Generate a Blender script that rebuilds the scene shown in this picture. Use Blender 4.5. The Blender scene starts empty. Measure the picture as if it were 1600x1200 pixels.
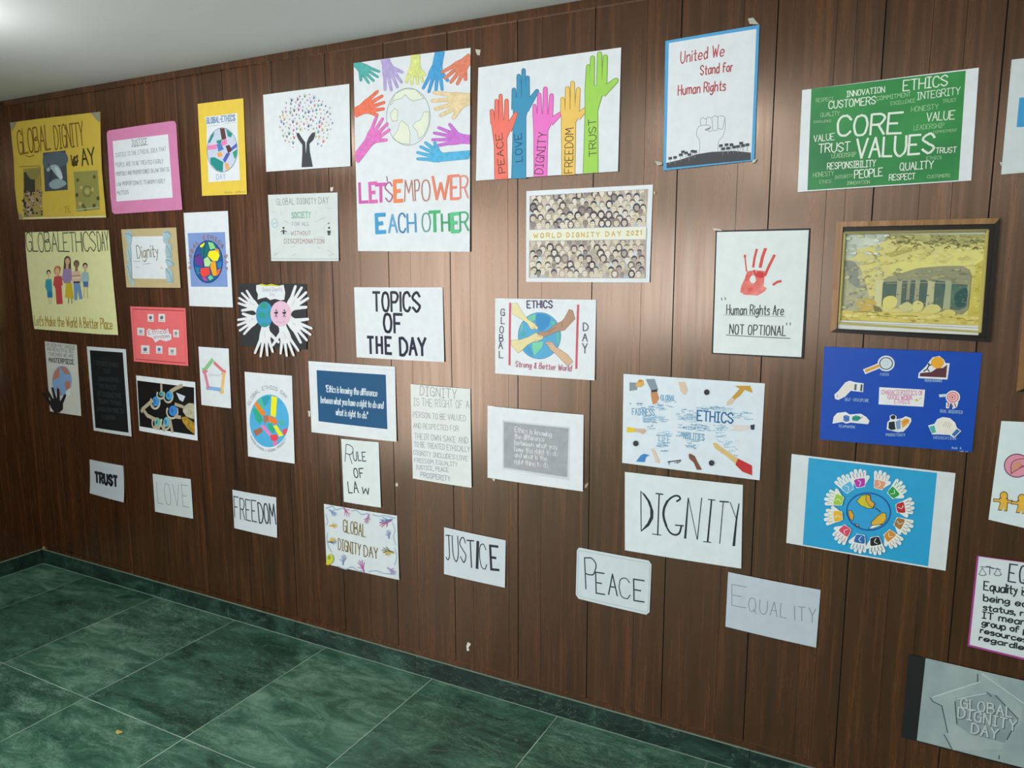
import bpy, bmesh, math, random
from mathutils import Vector, Matrix
from mathutils.geometry import tessellate_polygon
random.seed(7)
C = bpy.context.scene.collection
sc = bpy.context.scene
R = math.radians

# ---------------------------------------------------------------- camera
EYE = 1.823                    # camera height above the floor
WY = 2.65                      # the panelled wall is the plane y = 2.65
XL = -4.70                     # left wall
XD = -4.15                     # unseen step of the left wall, added to place the doorway light
ZC = 2.73                      # ceiling
F, YAW, PITCH, ROLL = 1203.65, 0.48965, -0.155304, -0.00231
cd = bpy.data.cameras.new('camera'); cam = bpy.data.objects.new('camera', cd); C.objects.link(cam)
cd.sensor_width = 36.0; cd.lens = F / 1600 * 36.0; cd.clip_start = .02
cam.location = (0, 0, EYE)
cam.matrix_world = (Matrix.Translation((0, 0, EYE)) @ Matrix.Rotation(YAW, 4, 'Z') @ Matrix.Rotation(R(90) + PITCH, 4, 'X')
                    @ Matrix.Rotation(ROLL, 4, 'Z'))
sc.camera = cam

# ---------------------------------------------------------------- light
sc.view_settings.view_transform = 'Standard'; sc.view_settings.look = 'None'
sc.view_settings.gamma = 1; sc.view_settings.exposure = 0.22
sc.view_settings.use_curve_mapping = False
w = bpy.data.worlds.new('sky'); sc.world = w; w.use_nodes = True
w.node_tree.nodes['Background'].inputs[0].default_value = (.75, .88, 1, 1)
w.node_tree.nodes['Background'].inputs[1].default_value = 1.0

def area(name, loc, aim, sx, sy, power, col=(1, 1, 1), spread=180):
    d = bpy.data.lights.new(name, 'AREA'); d.shape = 'RECTANGLE'; d.size = sx; d.size_y = sy
    d.energy = power; d.color = col; d.spread = R(spread)
    o = bpy.data.objects.new(name, d); C.objects.link(o); o.location = loc
    o.rotation_euler = (Vector(aim) - Vector(loc)).to_track_quat('-Z', 'Y').to_euler()
    return o
# light of an unseen doorway, added behind the viewer for the wall's sheen
area('added_doorway_light', (XD + .03, -1.3, 1.2), (0, -1.3, 1.2), 2.1, 2.38, 120, (1, .97, .95))
# light of an unseen back window, added and tilted up to brighten the ceiling
area('added_window_light', (-2.4, -3.15, 1.65), (-2.2, 0, 4.2), 2.2, 1.5, 72, (.93, .97, 1))
LAMPS = [(-1.0, .93, 10), (-3.25, 1.45, 12), (-1.0, -1.4, 20), (-3.3, -1.2, 7), (1.3, .93, 5), (1.3, -1.4, 12)]

# ---------------------------------------------------------------- helpers
def unproject(px, py, y=WY):
    """photo pixel -> point (x, z) of the upright plane at y"""
    x = (px - 800) / F; z = -(py - 600) / F; d = 1.
    c, s = math.cos(ROLL), math.sin(ROLL); x, z = c * x - s * z, s * x + c * z
    c, s = math.cos(PITCH), math.sin(PITCH); d, z = c * d - s * z, s * d + c * z
    c, s = math.cos(YAW), math.sin(YAW); x, d = c * x - s * d, s * x + c * d
    return Vector((x / d * y, EYE + z / d * y))

def lin(h):
    v = [int(h[i:i + 2], 16) / 255 for i in (0, 2, 4)]
    return tuple(c / 12.92 if c <= .04045 else ((c + .055) / 1.055) ** 2.4 for c in v) + (1,)

def new_mat(name):
    m = bpy.data.materials.new(name); m.use_nodes = True
    nt = m.node_tree; return m, nt, nt.nodes['Principled BSDF']
def N(nt, t, **k):
    n = nt.nodes.new(t)
    for a, b in k.items():
        if a.startswith('i_'):
            a = a[2:]; n.inputs[int(a) if a.isdigit() else a].default_value = b
        else: setattr(n, a, b)
    return n
_m = {}
def col(h, rough=.62, amp=.03, scale=25., h2=None):
    """procedural paper / ink / crayon colour: a base colour with a little mottling (or a mix of two printed inks)"""
    k = (h, rough, amp, scale, h2)
    if k in _m: return _m[k]
    m, nt, b = new_mat('ink_' + h); L = nt.links.new
    tc = N(nt, 'ShaderNodeTexCoord'); no = N(nt, 'ShaderNodeTexNoise', i_Scale=scale, i_Detail=3.)
    L(tc.outputs['Object'], no.inputs['Vector'])
    mx = N(nt, 'ShaderNodeMix', data_type='RGBA')
    c = lin(h)
    if h2: mx.inputs[6].default_value = c; mx.inputs[7].default_value = lin(h2)
    else:
        mx.inputs[6].default_value = tuple(v * (1 - amp) for v in c[:3]) + (1,)
        mx.inputs[7].default_value = tuple(min(1, v * (1 + amp)) for v in c[:3]) + (1,)
    r = N(nt, 'ShaderNodeMapRange', i_1=.3, i_2=.7)
    L(no.outputs[0], r.inputs[0]); L(r.outputs[0], mx.inputs[0]); L(mx.outputs[2], b.inputs['Base Color'])
    b.inputs['Roughness'].default_value = rough
    b.inputs['Specular IOR Level'].default_value = .35
    _m[k] = m; return m
PAPER = 'e3e7ec'

def link(name, bm, mats, parent=None, loc=(0, 0, 0), smooth=False):
    me = bpy.data.meshes.new(name); bm.normal_update(); bm.to_mesh(me); bm.free()
    for m in mats: me.materials.append(m)
    if smooth:
        for p in me.polygons: p.use_smooth = True
    o = bpy.data.objects.new(name, me); C.objects.link(o); o.location = loc
    if parent: o.parent = parent
    return o
def box(bm, x0, x1, y0, y1, z0, z1, mi=0):
    v = [bm.verts.new((x, y, z)) for x in (x0, x1) for y in (y0, y1) for z in (z0, z1)]
    for f in ((0, 1, 3, 2), (4, 6, 7, 5), (0, 4, 5, 1), (2, 3, 7, 6), (0, 2, 6, 4), (1, 5, 7, 3)):
        bm.faces.new([v[i] for i in f]).material_index = mi
def tag(o, label=None, cat=None, group=None, kind=None):
    if label: o['label'] = label
    if cat: o['category'] = cat
    if group: o['group'] = group
    if kind: o['kind'] = kind
    return o

# single-stroke lettering: x is one digit, y runs "zyx0123456789a" (-3 ... 10), '~' marks a curve
_Y = {c: i - 3 for i, c in enumerate('zyx0123456789a')}
G = dict(zip("ABCDEFGHIJKLMNOPQRSTUVWXYZ", [
 '00 3a 60;14 54', '00 0a;~0a 4a 58 45 05;~05 46 63 51 40 00', '~68 4a 19 05 11 40 62', '0a 00;~0a 3a 67 63 30 00',
 '6a 0a 00 60;05 45', '6a 0a 00;05 45', '~68 4a 19 05 11 40 62;35 65 60', '0a 00;6a 60;05 65', '0a 4a;2a 20;00 40',
 '1a 6a;~4a 42 20 01', '0a 00;6a 04;25 60', '0a 00 50', '00 1a 44 7a 80', '00 0a 60 6a',
 '~3a 19 05 11 30 51 65 59 3a', '00 0a;~0a 4a 68 45 05', '~3a 19 05 11 30 51 65 59 3a;42 7x', '00 0a;~0a 4a 68 45 05;35 60',
 '~68 4a 19 07 35 63 51 30 02', '0a 6a;3a 30', '~0a 03 20 40 63 6a', '0a 30 6a', '0a 20 47 60 8a', '0a 60;6a 00',
 '0a 35 6a;35 30', '0a 6a 00 60']))
G.update(zip("abcdefghijklmnopqrstuvwxyz", [
 '~55 36 15 03 10 30 52;56 50', '0a 00;~04 26 46 53 40 10 01', '~55 36 15 03 10 40 51', '5a 50;~54 36 15 03 10 30 52',
 '~03 53 55 36 15 02 20 51', '~49 3a 18 10;06 46', '~55 36 15 03 11 31 54;~56 50 4y 2z 0y', '0a 00;~04 26 46 54 50', '06 00;08 09',
 '~36 3x 2z 0z;38 39', '0a 00;46 03;24 50', '0a 00', '06 00;~04 16 36 44 40;~44 56 76 84 80', '06 00;~04 26 46 54 50',
 '~36 15 03 11 30 51 53 55 36', '06 0z;~05 26 46 53 40 10 02', '56 5z;~55 36 15 03 10 30 52', '06 00;~04 16 36',
 '~45 36 16 04 33 41 30 00', '~29 21 30 40;06 46', '~06 02 20 40 53;56 50', '06 20 46', '06 10 35 50 66', '06 40;46 00',
 '06 23;~46 20 0z', '06 46 00 40']))
G.update({'0': '~3a 05 30 65 3a', '1': '08 2a 20', '2': '~08 3a 58 46 00;00 60', '3': '~09 3a 58 35;~35 62 30 01', '|': '0a 00', "'": '07 0a',
 '"': '07 0a;27 2a', '.': '00 01', ',': '01 0y', '-': '05 35', '/': '00 4a', '#': '13 17;33 37;04 44;06 46', '!': '0a 03;00 01', ':': '01 02;05 06',
 '&': '60 19 4a 47 03 20 54'})
def smooth(P, n=5, closed=False):
    out = []; k = len(P); m = k if closed else k - 1
    for i in range(m):
        if closed: a, b, c, d = (P[(i + j - 1) % k] for j in range(4))
        else: a, b, c, d = P[max(i - 1, 0)], P[i], P[i + 1], P[min(i + 2, k - 1)]
        for j in range(n):
            t = j / n
            out.append(tuple(.5 * (2 * b[q] + (c[q] - a[q]) * t + (2 * a[q] - 5 * b[q] + 4 * c[q] - d[q]) * t * t
                                   + (3 * b[q] - a[q] - 3 * c[q] + d[q]) * t ** 3) for q in (0, 1)))
    if not closed: out.append(tuple(P[-1]))
    return out
def glyph(ch):
    out = []
    for st in G.get(ch, '').split(';'):
        if not st: continue
        cv = st[0] == '~'; P = [(int(t[0]), _Y[t[1]]) for t in st.lstrip('~').split()]
        out.append(smooth(P, 4) if cv else P)
    return out
LAY = .00005

class Poster:
    """a sheet taped to the wall; artwork is given in the coordinates of a close-up (x0, y0, scale) of the photo"""
    def __init__(s, name, label, cat, quad, K=(0, 0, 1), paper=PAPER, bulge=.003, lift=.004, off=.0025, group=None, outline=None, part='sheet', rough=.62):
        s.K = K
        s.q = [unproject(*p) for p in quad]
        xs = [p.x for p in s.q]; zs = [p.y for p in s.q]
        s.x0, s.x1, s.z0, s.z1 = min(xs), max(xs), min(zs), max(zs)
        s.loc = Vector(((s.x0 + s.x1) / 2, WY, s.z0))
        s.root = bpy.data.objects.new(name, None); C.objects.link(s.root); s.root.location = s.loc; s.root.empty_display_size = .05
        tag(s.root, label, cat, group)
        s.bulge, s.lift, s.off, s.layer = bulge, lift, off, 0
        a = Art(s, part)
        pts = [s.W(*p) for p in outline] if outline else s.q
        a.fill(pts, paper, 0, rough=rough)
        s.sheet = a.done(thick=.0006)
    def W(s, x, y):
        return unproject(s.K[0] + x / s.K[2], s.K[1] + y / s.K[2])
    def dep(s, x, z):
        u = min(1, max(0, (x - s.x0) / (s.x1 - s.x0))); v = min(1, max(0, (z - s.z0) / (s.z1 - s.z0)))
        def pl(f, t):                   # straight between the six grid lines, so that every layer stays parallel to the sheet
            t *= 6; i = min(5, int(t)); return f(i / 6) + (f((i + 1) / 6) - f(i / 6)) * (t - i)
        return s.off + pl(lambda t: s.bulge * .6 * math.sin(math.pi * t), u) + pl(lambda t: s.bulge * .4 * math.sin(math.pi * t) + s.lift * (1 - t) ** 3, v)
    def tapes(s, *polys, h='c9cbc4'):
        for p in polys:
            a = Art(s, 'tape', label='clear tape'); a.poly(p, h, rough=.2); a.done()

class Art:
    def __init__(s, P, name, parent=None, label=None):
        s.P, s.name, s.parent, s.label = P, name, parent, label
        s.bm = bmesh.new(); s.mats = []; s.k = 0; s.boxes = []
        s.lay = s.bm.verts.layers.float.new('lay'); s.st = s.bm.verts.layers.int.new('st'); s.lay = s.bm.verts.layers.float['lay']
    def mi(s, m):
        if m not in s.mats: s.mats.append(m)
        return s.mats.index(m)
    def nl(s, lay):
        s.k += 1                        # shapes of one layer still lie a hair apart
        if lay is None: s.P.layer += 1; lay = s.P.layer
        return lay + s.k % 13 * .03
    def box(s, pts):
        xs = [p[0] for p in pts]; zs = [p[1] for p in pts]
        s.boxes.append((min(xs), max(xs), min(zs), max(zs))); return len(s.boxes) - 1
    def clusters(s):
        """strokes that lie apart from one another: each block of writing becomes a part of its own"""
        n = len(s.boxes); par = list(range(n))
        def find(i):
            while par[i] != i: par[i] = par[par[i]]; i = par[i]
            return i
        for i in range(n):
            a = s.boxes[i]; sa = max(a[1] - a[0], a[3] - a[2])
            for j in range(i):
                b = s.boxes[j]; dx = max(0, a[0] - b[1], b[0] - a[1]); dz = max(0, a[2] - b[3], b[2] - a[3])
                if math.hypot(dx, dz) <= max(.018, .3 * max(sa, b[1] - b[0], b[3] - b[2])): par[find(i)] = find(j)
        return [find(i) for i in range(n)]
    # --- shapes given as wall points
    def fill(s, pts, h, lay=None, rough=.62, **k):
        lay = s.nl(lay); mi = s.mi(col(h, rough, **k)); st = s.box(pts)
        vs = []
        for p in pts:
            v = s.bm.verts.new((p[0], 0, p[1])); v[s.lay] = lay; v[s.st] = st; vs.append(v)
        for t in tessellate_polygon([[Vector((p[0], p[1], 0)) for p in pts]]):
            try: s.bm.faces.new([vs[i] for i in t]).material_index = mi
            except ValueError: pass
    def ribbon(s, pts, wd, h, lay=None, **k):
        lay = s.nl(lay); mi = s.mi(col(h, **k)); r = wd / 2; st = s.box(pts)
        for j, (a, b) in enumerate(zip(pts[:-1], pts[1:])):
            d = Vector((b[0] - a[0], b[1] - a[1]))
            if d.length < 1e-7: continue
            d.normalize(); n = Vector((-d.y, d.x)) * r; e = d * r * .7
            q = [(a[0] - e.x + n.x, a[1] - e.y + n.y), (a[0] - e.x - n.x, a[1] - e.y - n.y), (b[0] + e.x - n.x, b[1] + e.y - n.y), (b[0] + e.x + n.x, b[1] + e.y + n.y)]
            vs = []
            for x, z in q:
                v = s.bm.verts.new((x, 0, z)); v[s.lay] = lay + j % 2 * .03; v[s.st] = st; vs.append(v)
            s.bm.faces.new(vs).material_index = mi
    # --- the same in close-up pixels
    def poly(s, pts, h, lay=None, curve=False, **k):
        if curve: pts = smooth(pts, 4, True)
        s.fill([s.P.W(*p) for p in pts], h, lay, **k); return s
    def px(s, x, y, w):
        a = s.P.W(x, y); return w * ((s.P.W(x + 10, y) - a).length + (s.P.W(x, y + 10) - a).length) / 20
    def line(s, pts, w, h, lay=None, curve=False, closed=False, **k):
        if curve: pts = smooth(pts, 5, closed)
        if closed: pts = list(pts) + [pts[0]]
        wd = s.px(pts[0][0], pts[0][1], w)
        s.ribbon([s.P.W(*p) for p in pts], wd, h, lay, **k); return s
    def disc(s, x, y, rx, ry=None, h='000000', lay=None, n=20, rot=0., **k):
        ry = ry or rx; c, t = math.cos(R(rot)), math.sin(R(rot))
        pts = []
        for i in range(n):
            a = 2 * math.pi * i / n; u, v = rx * math.cos(a), ry * math.sin(a)
            pts.append((x + c * u - t * v, y + t * u + c * v))
        s.poly(pts, h, lay, **k); return s
    def ring(s, x, y, rx, ry, w, h, lay=None, n=28, a0=0, a1=360, rot=0., **k):
        c, t = math.cos(R(rot)), math.sin(R(rot)); pts = []
        for i in range(n + 1):
            a = R(a0 + (a1 - a0) * i / n); u, v = rx * math.cos(a), -ry * math.sin(a)
            pts.append((x + c * u - t * v, y + t * u + c * v))
        s.line(pts, w, h, lay, **k); return s
    def text(s, t, x0, y0, x1, y1, hh, w, h, lay=None, jit=.25, slant=0., gap=2.6, **k):
        """t on the base line (x0,y0)-(x1,y1), capitals hh high, stroke w"""
        lay = s.nl(lay)
        A, B = s.P.W(x0, y0), s.P.W(x1, y1); d = B - A; Lw = d.length; d.normalize(); up = Vector((-d.y, d.x))
        mx, my = (x0 + x1) / 2, (y0 + y1) / 2
        H = (s.P.W(mx, my - hh) - s.P.W(mx, my)).length / 10
        wd = s.px(mx, my, w)
        gs = []; cx = 0
        for ch in t:
            if ch == ' ': cx += 4.5; continue
            g = glyph(ch); wg = max((p[0] for st in g for p in st), default=3)
            gs.append((cx, g)); cx += wg + gap
        sx = Lw / max(cx - gap, 1)
        q = 0
        for ox, g in gs:
            jy = random.uniform(-jit, jit)
            for st in g:
                pts = []
                for x, y in st:
                    X = (ox + x + random.uniform(-jit, jit) * .4) * sx; Y = (y + jy + random.uniform(-jit, jit) * .5) * H
                    p = A + d * (X + slant * Y) + up * Y; pts.append((p.x, p.y))
                q += 1; s.ribbon(pts, wd, h, lay + q % 3 * .25, **k)
        return s
    def scrawl(s, x0, y0, x1, y1, hh, w, h, lay=None, gapp=.18):
        """handwriting far too small to read in the photo: a row of pen ticks"""
        lay = s.nl(lay); n = max(3, int(abs(x1 - x0) / (hh * .8)))
        for i in range(n):
            if random.random() < gapp: continue
            a, b = i / n, (i + .75) / n
            pts = [(x0 + (x1 - x0) * (a + (b - a) * q) , y0 + (y1 - y0) * (a + (b - a) * q) - (hh * random.uniform(.2, 1) if j % 2 else 0)) for j, q in enumerate((0, .3, .6, 1))]
            s.line(pts, w, h, lay)
        return s
    def capsule(s, a, b, r0, r1, h, lay, **k):
        dx, dy = b[0] - a[0], b[1] - a[1]; L = math.hypot(dx, dy) or 1; dx /= L; dy /= L
        P = [(a[0] + dy * r0, a[1] - dx * r0)]
        for i in range(7):
            t = -math.pi / 2 + math.pi * i / 6
            P.append((b[0] + (dx * math.cos(t) - dy * math.sin(t)) * r1, b[1] + (dy * math.cos(t) + dx * math.sin(t)) * r1))
        P.append((a[0] - dy * r0, a[1] + dx * r0))
        s.poly(P, h, lay, **k)
    def hand(s, x, y, ang, L, W, h, thumb=1, arm=0., armw=.62, out=None, ow=3., spread=1., fl=(.36, .46, .5, .42), fh=None, tips=None, armang=0., fr=1., **k):
        """a drawn hand: wrist at (x,y), fingers pointing to ang; palm, four fingers, thumb, forearm"""
        ca, sa = math.cos(R(ang)), -math.sin(R(ang))
        def T(a, b): return (x + ca * a + sa * b, y + sa * a - ca * b)
        def draw(h, e, lay, hf):
            s.poly([T(-e, -.31 * W - e), T(-e, .31 * W + e), T(.25 * L, .45 * W + e), T(.5 * L, .5 * W + e), T(.54 * L + e, 0), T(.5 * L, -.5 * W - e), T(.25 * L, -.45 * W - e)], h, lay, **k)
            for i, b in enumerate((-.385, -.13, .13, .385)):
                f = R(12 * spread * (i - 1.5) / 1.5); f0 = (.46 * L, b * W); Lf = fl[i if thumb < 0 else 3 - i] * L
                tip = (f0[0] + Lf * math.cos(f), f0[1] + Lf * math.sin(f))
                s.capsule(T(*f0), T(*tip), .125 * W * fr + e, .095 * W * fr + e, hf, lay, **k)
            f = R(48 * thumb); f0 = (.16 * L, .22 * W * thumb); Lf = .48 * L
            s.capsule(T(*f0), T(f0[0] + Lf * math.cos(f), f0[1] + Lf * math.sin(f)), .16 * W * fr + e, .11 * W * fr + e, hf, lay, **k)
            if arm:
                q = R(armang); bx, by = -arm * math.cos(q), -arm * math.sin(q)
                s.poly([T(.03 * L, -.31 * W - e), T(.03 * L, .31 * W + e), T(bx, by + armw / 2 * W + e), T(bx, by - armw / 2 * W - e)], h, lay, **k)
        if out: draw(out, ow, s.nl(None), out)
        draw(h, 0, s.nl(None), fh or h)
        return T
    def done(s, thick=0., fine=6, clip=False):
        P = s.P; bm = s.bm
        if s.name in ('lettering', 'doodles', 'scroll_border'):
            cl = s.clusters(); keys = sorted(set(cl))
            if len(keys) > 1:
                for k in keys:
                    a = Art(P, s.name, s.parent, s.label); a.bm.free(); a.bm = bm.copy(); a.mats = list(s.mats); a.boxes = [(0, 0, 0, 0)]
                    a.lay = a.bm.verts.layers.float['lay']; st = a.bm.verts.layers.int['st']
                    bmesh.ops.delete(a.bm, geom=[v for v in a.bm.verts if cl[v[st]] != k], context='VERTS')
                    o = a.done(thick, fine, clip)
                bm.free(); return o
        if clip:                        # the drawing ends at the edge of its sheet
            q = [Vector((p.x, 0, p.y)) for p in P.q]
            for a, b in zip(q, q[1:] + q[:1]):
                d = b - a; bmesh.ops.bisect_plane(bm, geom=bm.verts[:] + bm.edges[:] + bm.faces[:], plane_co=a, plane_no=(-d.z, 0, d.x), clear_outer=True)
        if P.bulge or P.lift:
            for i in range(fine + 1):
                for co, no in (((P.x0 + (P.x1 - P.x0) * i / fine, 0, 0), (1, 0, 0)), ((0, 0, P.z0 + (P.z1 - P.z0) * i / fine), (0, 0, 1))):
                    bmesh.ops.bisect_plane(bm, geom=bm.verts[:] + bm.edges[:] + bm.faces[:], plane_co=co, plane_no=no)
        bm.normal_update()
        for f in bm.faces:
            if f.normal.y > 0: f.normal_flip()
        if thick:
            r = bmesh.ops.extrude_face_region(bm, geom=bm.faces[:])
            for v in [g for g in r['geom'] if isinstance(g, bmesh.types.BMVert)]: v[s.lay] = -thick / LAY
            bmesh.ops.recalc_face_normals(bm, faces=bm.faces[:])
        for v in bm.verts:
            d = P.dep(v.co.x, v.co.z) + v[s.lay] * LAY
            v.co = (v.co.x - P.loc.x, -d, v.co.z - P.loc.z)
        o = link(s.name, bm, s.mats, s.parent or P.root)
        if s.label: o['label'] = s.label
        return o
def mix(q, u, v):
    a, b, c, d = q
    return ((a[0] * (1 - u) + b[0] * u) * (1 - v) + (d[0] * (1 - u) + c[0] * u) * v, (a[1] * (1 - u) + b[1] * u) * (1 - v) + (d[1] * (1 - u) + c[1] * u) * v)

# ---------------------------------------------------------------- the room
def wood_mat(name, axis='X', groove=False):
    m, nt, b = new_mat(name); L = nt.links.new
    tc = N(nt, 'ShaderNodeTexCoord'); sp = N(nt, 'ShaderNodeSeparateXYZ'); L(tc.outputs['Object'], sp.inputs[0])
    # each board its own tone
    a = N(nt, 'ShaderNodeMath', operation='ADD', i_1=.16 + 30 * .3065); L(sp.outputs[axis], a.inputs[0])
    d = N(nt, 'ShaderNodeMath', operation='DIVIDE', i_1=.3065); L(a.outputs[0], d.inputs[0])
    fl = N(nt, 'ShaderNodeMath', operation='FLOOR'); L(d.outputs[0], fl.inputs[0])
    wn = N(nt, 'ShaderNodeTexWhiteNoise', noise_dimensions='1D'); L(fl.outputs[0], wn.inputs['W'])
    # grain: noise drawn out along the height
    mp = N(nt, 'ShaderNodeMapping'); mp.inputs['Scale'].default_value = (60, 60, 2.2); L(tc.outputs['Object'], mp.inputs[0])
    of = N(nt, 'ShaderNodeVectorMath', operation='ADD'); L(mp.outputs[0], of.inputs[0])
    sc_ = N(nt, 'ShaderNodeVectorMath', operation='SCALE'); sc_.inputs['Scale'].default_value = 9.; L(wn.outputs['Color'], sc_.inputs[0]); L(sc_.outputs[0], of.inputs[1])
    n1 = N(nt, 'ShaderNodeTexNoise', i_Scale=1., i_Detail=7., i_Roughness=.55, i_Distortion=.4); L(of.outputs[0], n1.inputs['Vector'])
    mp2 = N(nt, 'ShaderNodeMapping'); mp2.inputs['Scale'].default_value = (9, 9, .5); L(tc.outputs['Object'], mp2.inputs[0])
    n2 = N(nt, 'ShaderNodeTexNoise', i_Scale=1., i_Detail=4., i_Distortion=1.2); L(mp2.outputs[0], n2.inputs['Vector'])
    r = N(nt, 'ShaderNodeValToRGB'); e = r.color_ramp.elements
    e[0].position = .28; e[0].color = lin('1f1007'); e[1].position = .80; e[1].color = lin('6c3e20')
    x = e.new(.52); x.color = lin('442511')
    mm = N(nt, 'ShaderNodeMath', operation='MULTIPLY_ADD', i_1=.55); L(n1.outputs[0], mm.inputs[0])
    m2 = N(nt, 'ShaderNodeMath', operation='MULTIPLY_ADD', i_1=.45, i_2=.0); L(n2.outputs[0], m2.inputs[0]); L(m2.outputs[0], mm.inputs[2])
    m3 = N(nt, 'ShaderNodeMath', operation='MULTIPLY_ADD', i_1=.05, i_2=-.025); L(wn.outputs['Value'], m3.inputs[0])
    m4 = N(nt, 'ShaderNodeMath', operation='ADD'); L(mm.outputs[0], m4.inputs[0]); L(m3.outputs[0], m4.inputs[1])
    L(m4.outputs[0], r.inputs[0]); L(r.outputs[0], b.inputs['Base Color'])
    rr = N(nt, 'ShaderNodeMapRange', i_1=.3, i_2=.7, i_3=WR - .03, i_4=WR + .05); L(n1.outputs[0], rr.inputs[0]); L(rr.outputs[0], b.inputs['Roughness'])
    b.inputs['Specular IOR Level'].default_value = WS; b.inputs['IOR'].default_value = 1.6; b.inputs['Specular Tint'].default_value = (1, .75, .58, 1)
    bp = N(nt, 'ShaderNodeBump', i_Strength=.12, i_Distance=.0005); L(n1.outputs[0], bp.inputs['Height']); L(bp.outputs[0], b.inputs['Normal'])
    if axis == 'X':
        b.inputs['Anisotropic'].default_value = WA
        tg = N(nt, 'ShaderNodeTangent', direction_type='RADIAL', axis='Z'); L(tg.outputs[0], b.inputs['Tangent'])
        b.inputs['Anisotropic Rotation'].default_value = WAR
    return m
WR, WS, WA, WAR = .25, 1.0, .7, 0.0
WOOD = wood_mat('brown_wood_panelling'); WOODL = wood_mat('brown_wood_panelling_side', 'Y')
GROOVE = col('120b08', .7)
def marble_mat(name, c0, c1, c2, vein, rough, scale=1.):
    m, nt, b = new_mat(name); L = nt.links.new
    tc = N(nt, 'ShaderNodeTexCoord'); gm = N(nt, 'ShaderNodeNewGeometry')
    # every slab is turned and shifted: a random value per mesh island
    rs = N(nt, 'ShaderNodeVectorMath', operation='SCALE'); cx = N(nt, 'ShaderNodeCombineXYZ')
    for i in range(3): L(gm.outputs['Random Per Island'], cx.inputs[i])
    L(cx.outputs[0], rs.inputs[0]); rs.inputs['Scale'].default_value = 37.
    ad = N(nt, 'ShaderNodeVectorMath', operation='ADD'); L(tc.outputs['Object'], ad.inputs[0]); L(rs.outputs[0], ad.inputs[1])
    mp = N(nt, 'ShaderNodeMapping'); mp.inputs['Scale'].default_value = (3.2 * scale, 7.5 * scale, 5 * scale); mp.inputs['Rotation'].default_value = (0, 0, .35); L(ad.outputs[0], mp.inputs[0])
    n1 = N(nt, 'ShaderNodeTexNoise', i_Scale=1.3, i_Detail=12., i_Roughness=.72, i_Distortion=.7); L(mp.outputs[0], n1.inputs['Vector'])
    r = N(nt, 'ShaderNodeValToRGB'); e = r.color_ramp.elements
    e[0].position = .34; e[0].color = lin(c0); e[1].position = .68; e[1].color = lin(c2); x = e.new(.5); x.color = lin(c1)
    ri = N(nt, 'ShaderNodeMath', operation='MULTIPLY_ADD', i_1=.1, i_2=-.05); L(gm.outputs['Random Per Island'], ri.inputs[0])
    sm = N(nt, 'ShaderNodeMath', operation='ADD'); L(n1.outputs[0], sm.inputs[0]); L(ri.outputs[0], sm.inputs[1]); L(sm.outputs[0], r.inputs[0])
    # thin pale veins where two noise fields cross the middle
    n2 = N(nt, 'ShaderNodeTexNoise', i_Scale=1.0, i_Detail=6., i_Roughness=.6, i_Distortion=1.6); L(mp.outputs[0], n2.inputs['Vector'])
    s1 = N(nt, 'ShaderNodeMath', operation='SUBTRACT', i_1=.5); L(n2.outputs[0], s1.inputs[0])
    ab = N(nt, 'ShaderNodeMath', operation='ABSOLUTE'); L(s1.outputs[0], ab.inputs[0])
    vr = N(nt, 'ShaderNodeMapRange', i_1=0., i_2=.008, i_3=.3, i_4=0.); L(ab.outputs[0], vr.inputs[0])
    # dark cracks
    vo = N(nt, 'ShaderNodeTexNoise', i_Scale=3.2, i_Detail=8., i_Roughness=.7, i_Distortion=2.2); L(mp.outputs[0], vo.inputs['Vector'])
    s2 = N(nt, 'ShaderNodeMath', operation='SUBTRACT', i_1=.5); L(vo.outputs[0], s2.inputs[0])
    a2 = N(nt, 'ShaderNodeMath', operation='ABSOLUTE'); L(s2.outputs[0], a2.inputs[0])
    v2 = N(nt, 'ShaderNodeMapRange', i_1=0., i_2=.05, i_3=.75, i_4=0.); L(a2.outputs[0], v2.inputs[0])
    g2 = N(nt, 'ShaderNodeMath', operation='MULTIPLY'); L(v2.outputs[0], g2.inputs[0])
    big = N(nt, 'ShaderNodeTexNoise', i_Scale=.6, i_Detail=2.); L(ad.outputs[0], big.inputs['Vector'])
    bg = N(nt, 'ShaderNodeMapRange', i_1=.5, i_2=.66); L(big.outputs[0], bg.inputs[0]); L(bg.outputs[0], g2.inputs[1])
    mxd = N(nt, 'ShaderNodeMix', data_type='RGBA'); mxd.inputs[7].default_value = lin('0d1d18'); L(r.outputs[0], mxd.inputs[6]); L(g2.outputs[0], mxd.inputs[0])
    mxv = N(nt, 'ShaderNodeMix', data_type='RGBA'); mxv.inputs[7].default_value = lin(vein); L(mxd.outputs[2], mxv.inputs[6]); L(vr.outputs[0], mxv.inputs[0])
    L(mxv.outputs[2], b.inputs['Base Color'])
    b.inputs['Roughness'].default_value = rough
    rr = N(nt, 'ShaderNodeMapRange', i_1=.3, i_2=.7, i_3=rough - .08, i_4=rough + .12); L(n1.outputs[0], rr.inputs[0]); L(rr.outputs[0], b.inputs['Roughness'])
    return m
MARBLE = marble_mat('green_marble', '204436', '406d57', '729b83', 'a3bfae', .36)
MARBLED = marble_mat('dark_green_marble', '0a1a16', '142e27', '2f5347', '8fab98', .4, 1.6)
GROUT = col('a3b7a6', .8, .3, 6.); PLASTER = col('d7dad9', .85, .02, 3.); CREAM = col('cfc9bb', .8, .03, 3.)
XR, YB = 2.9, -3.2

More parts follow.
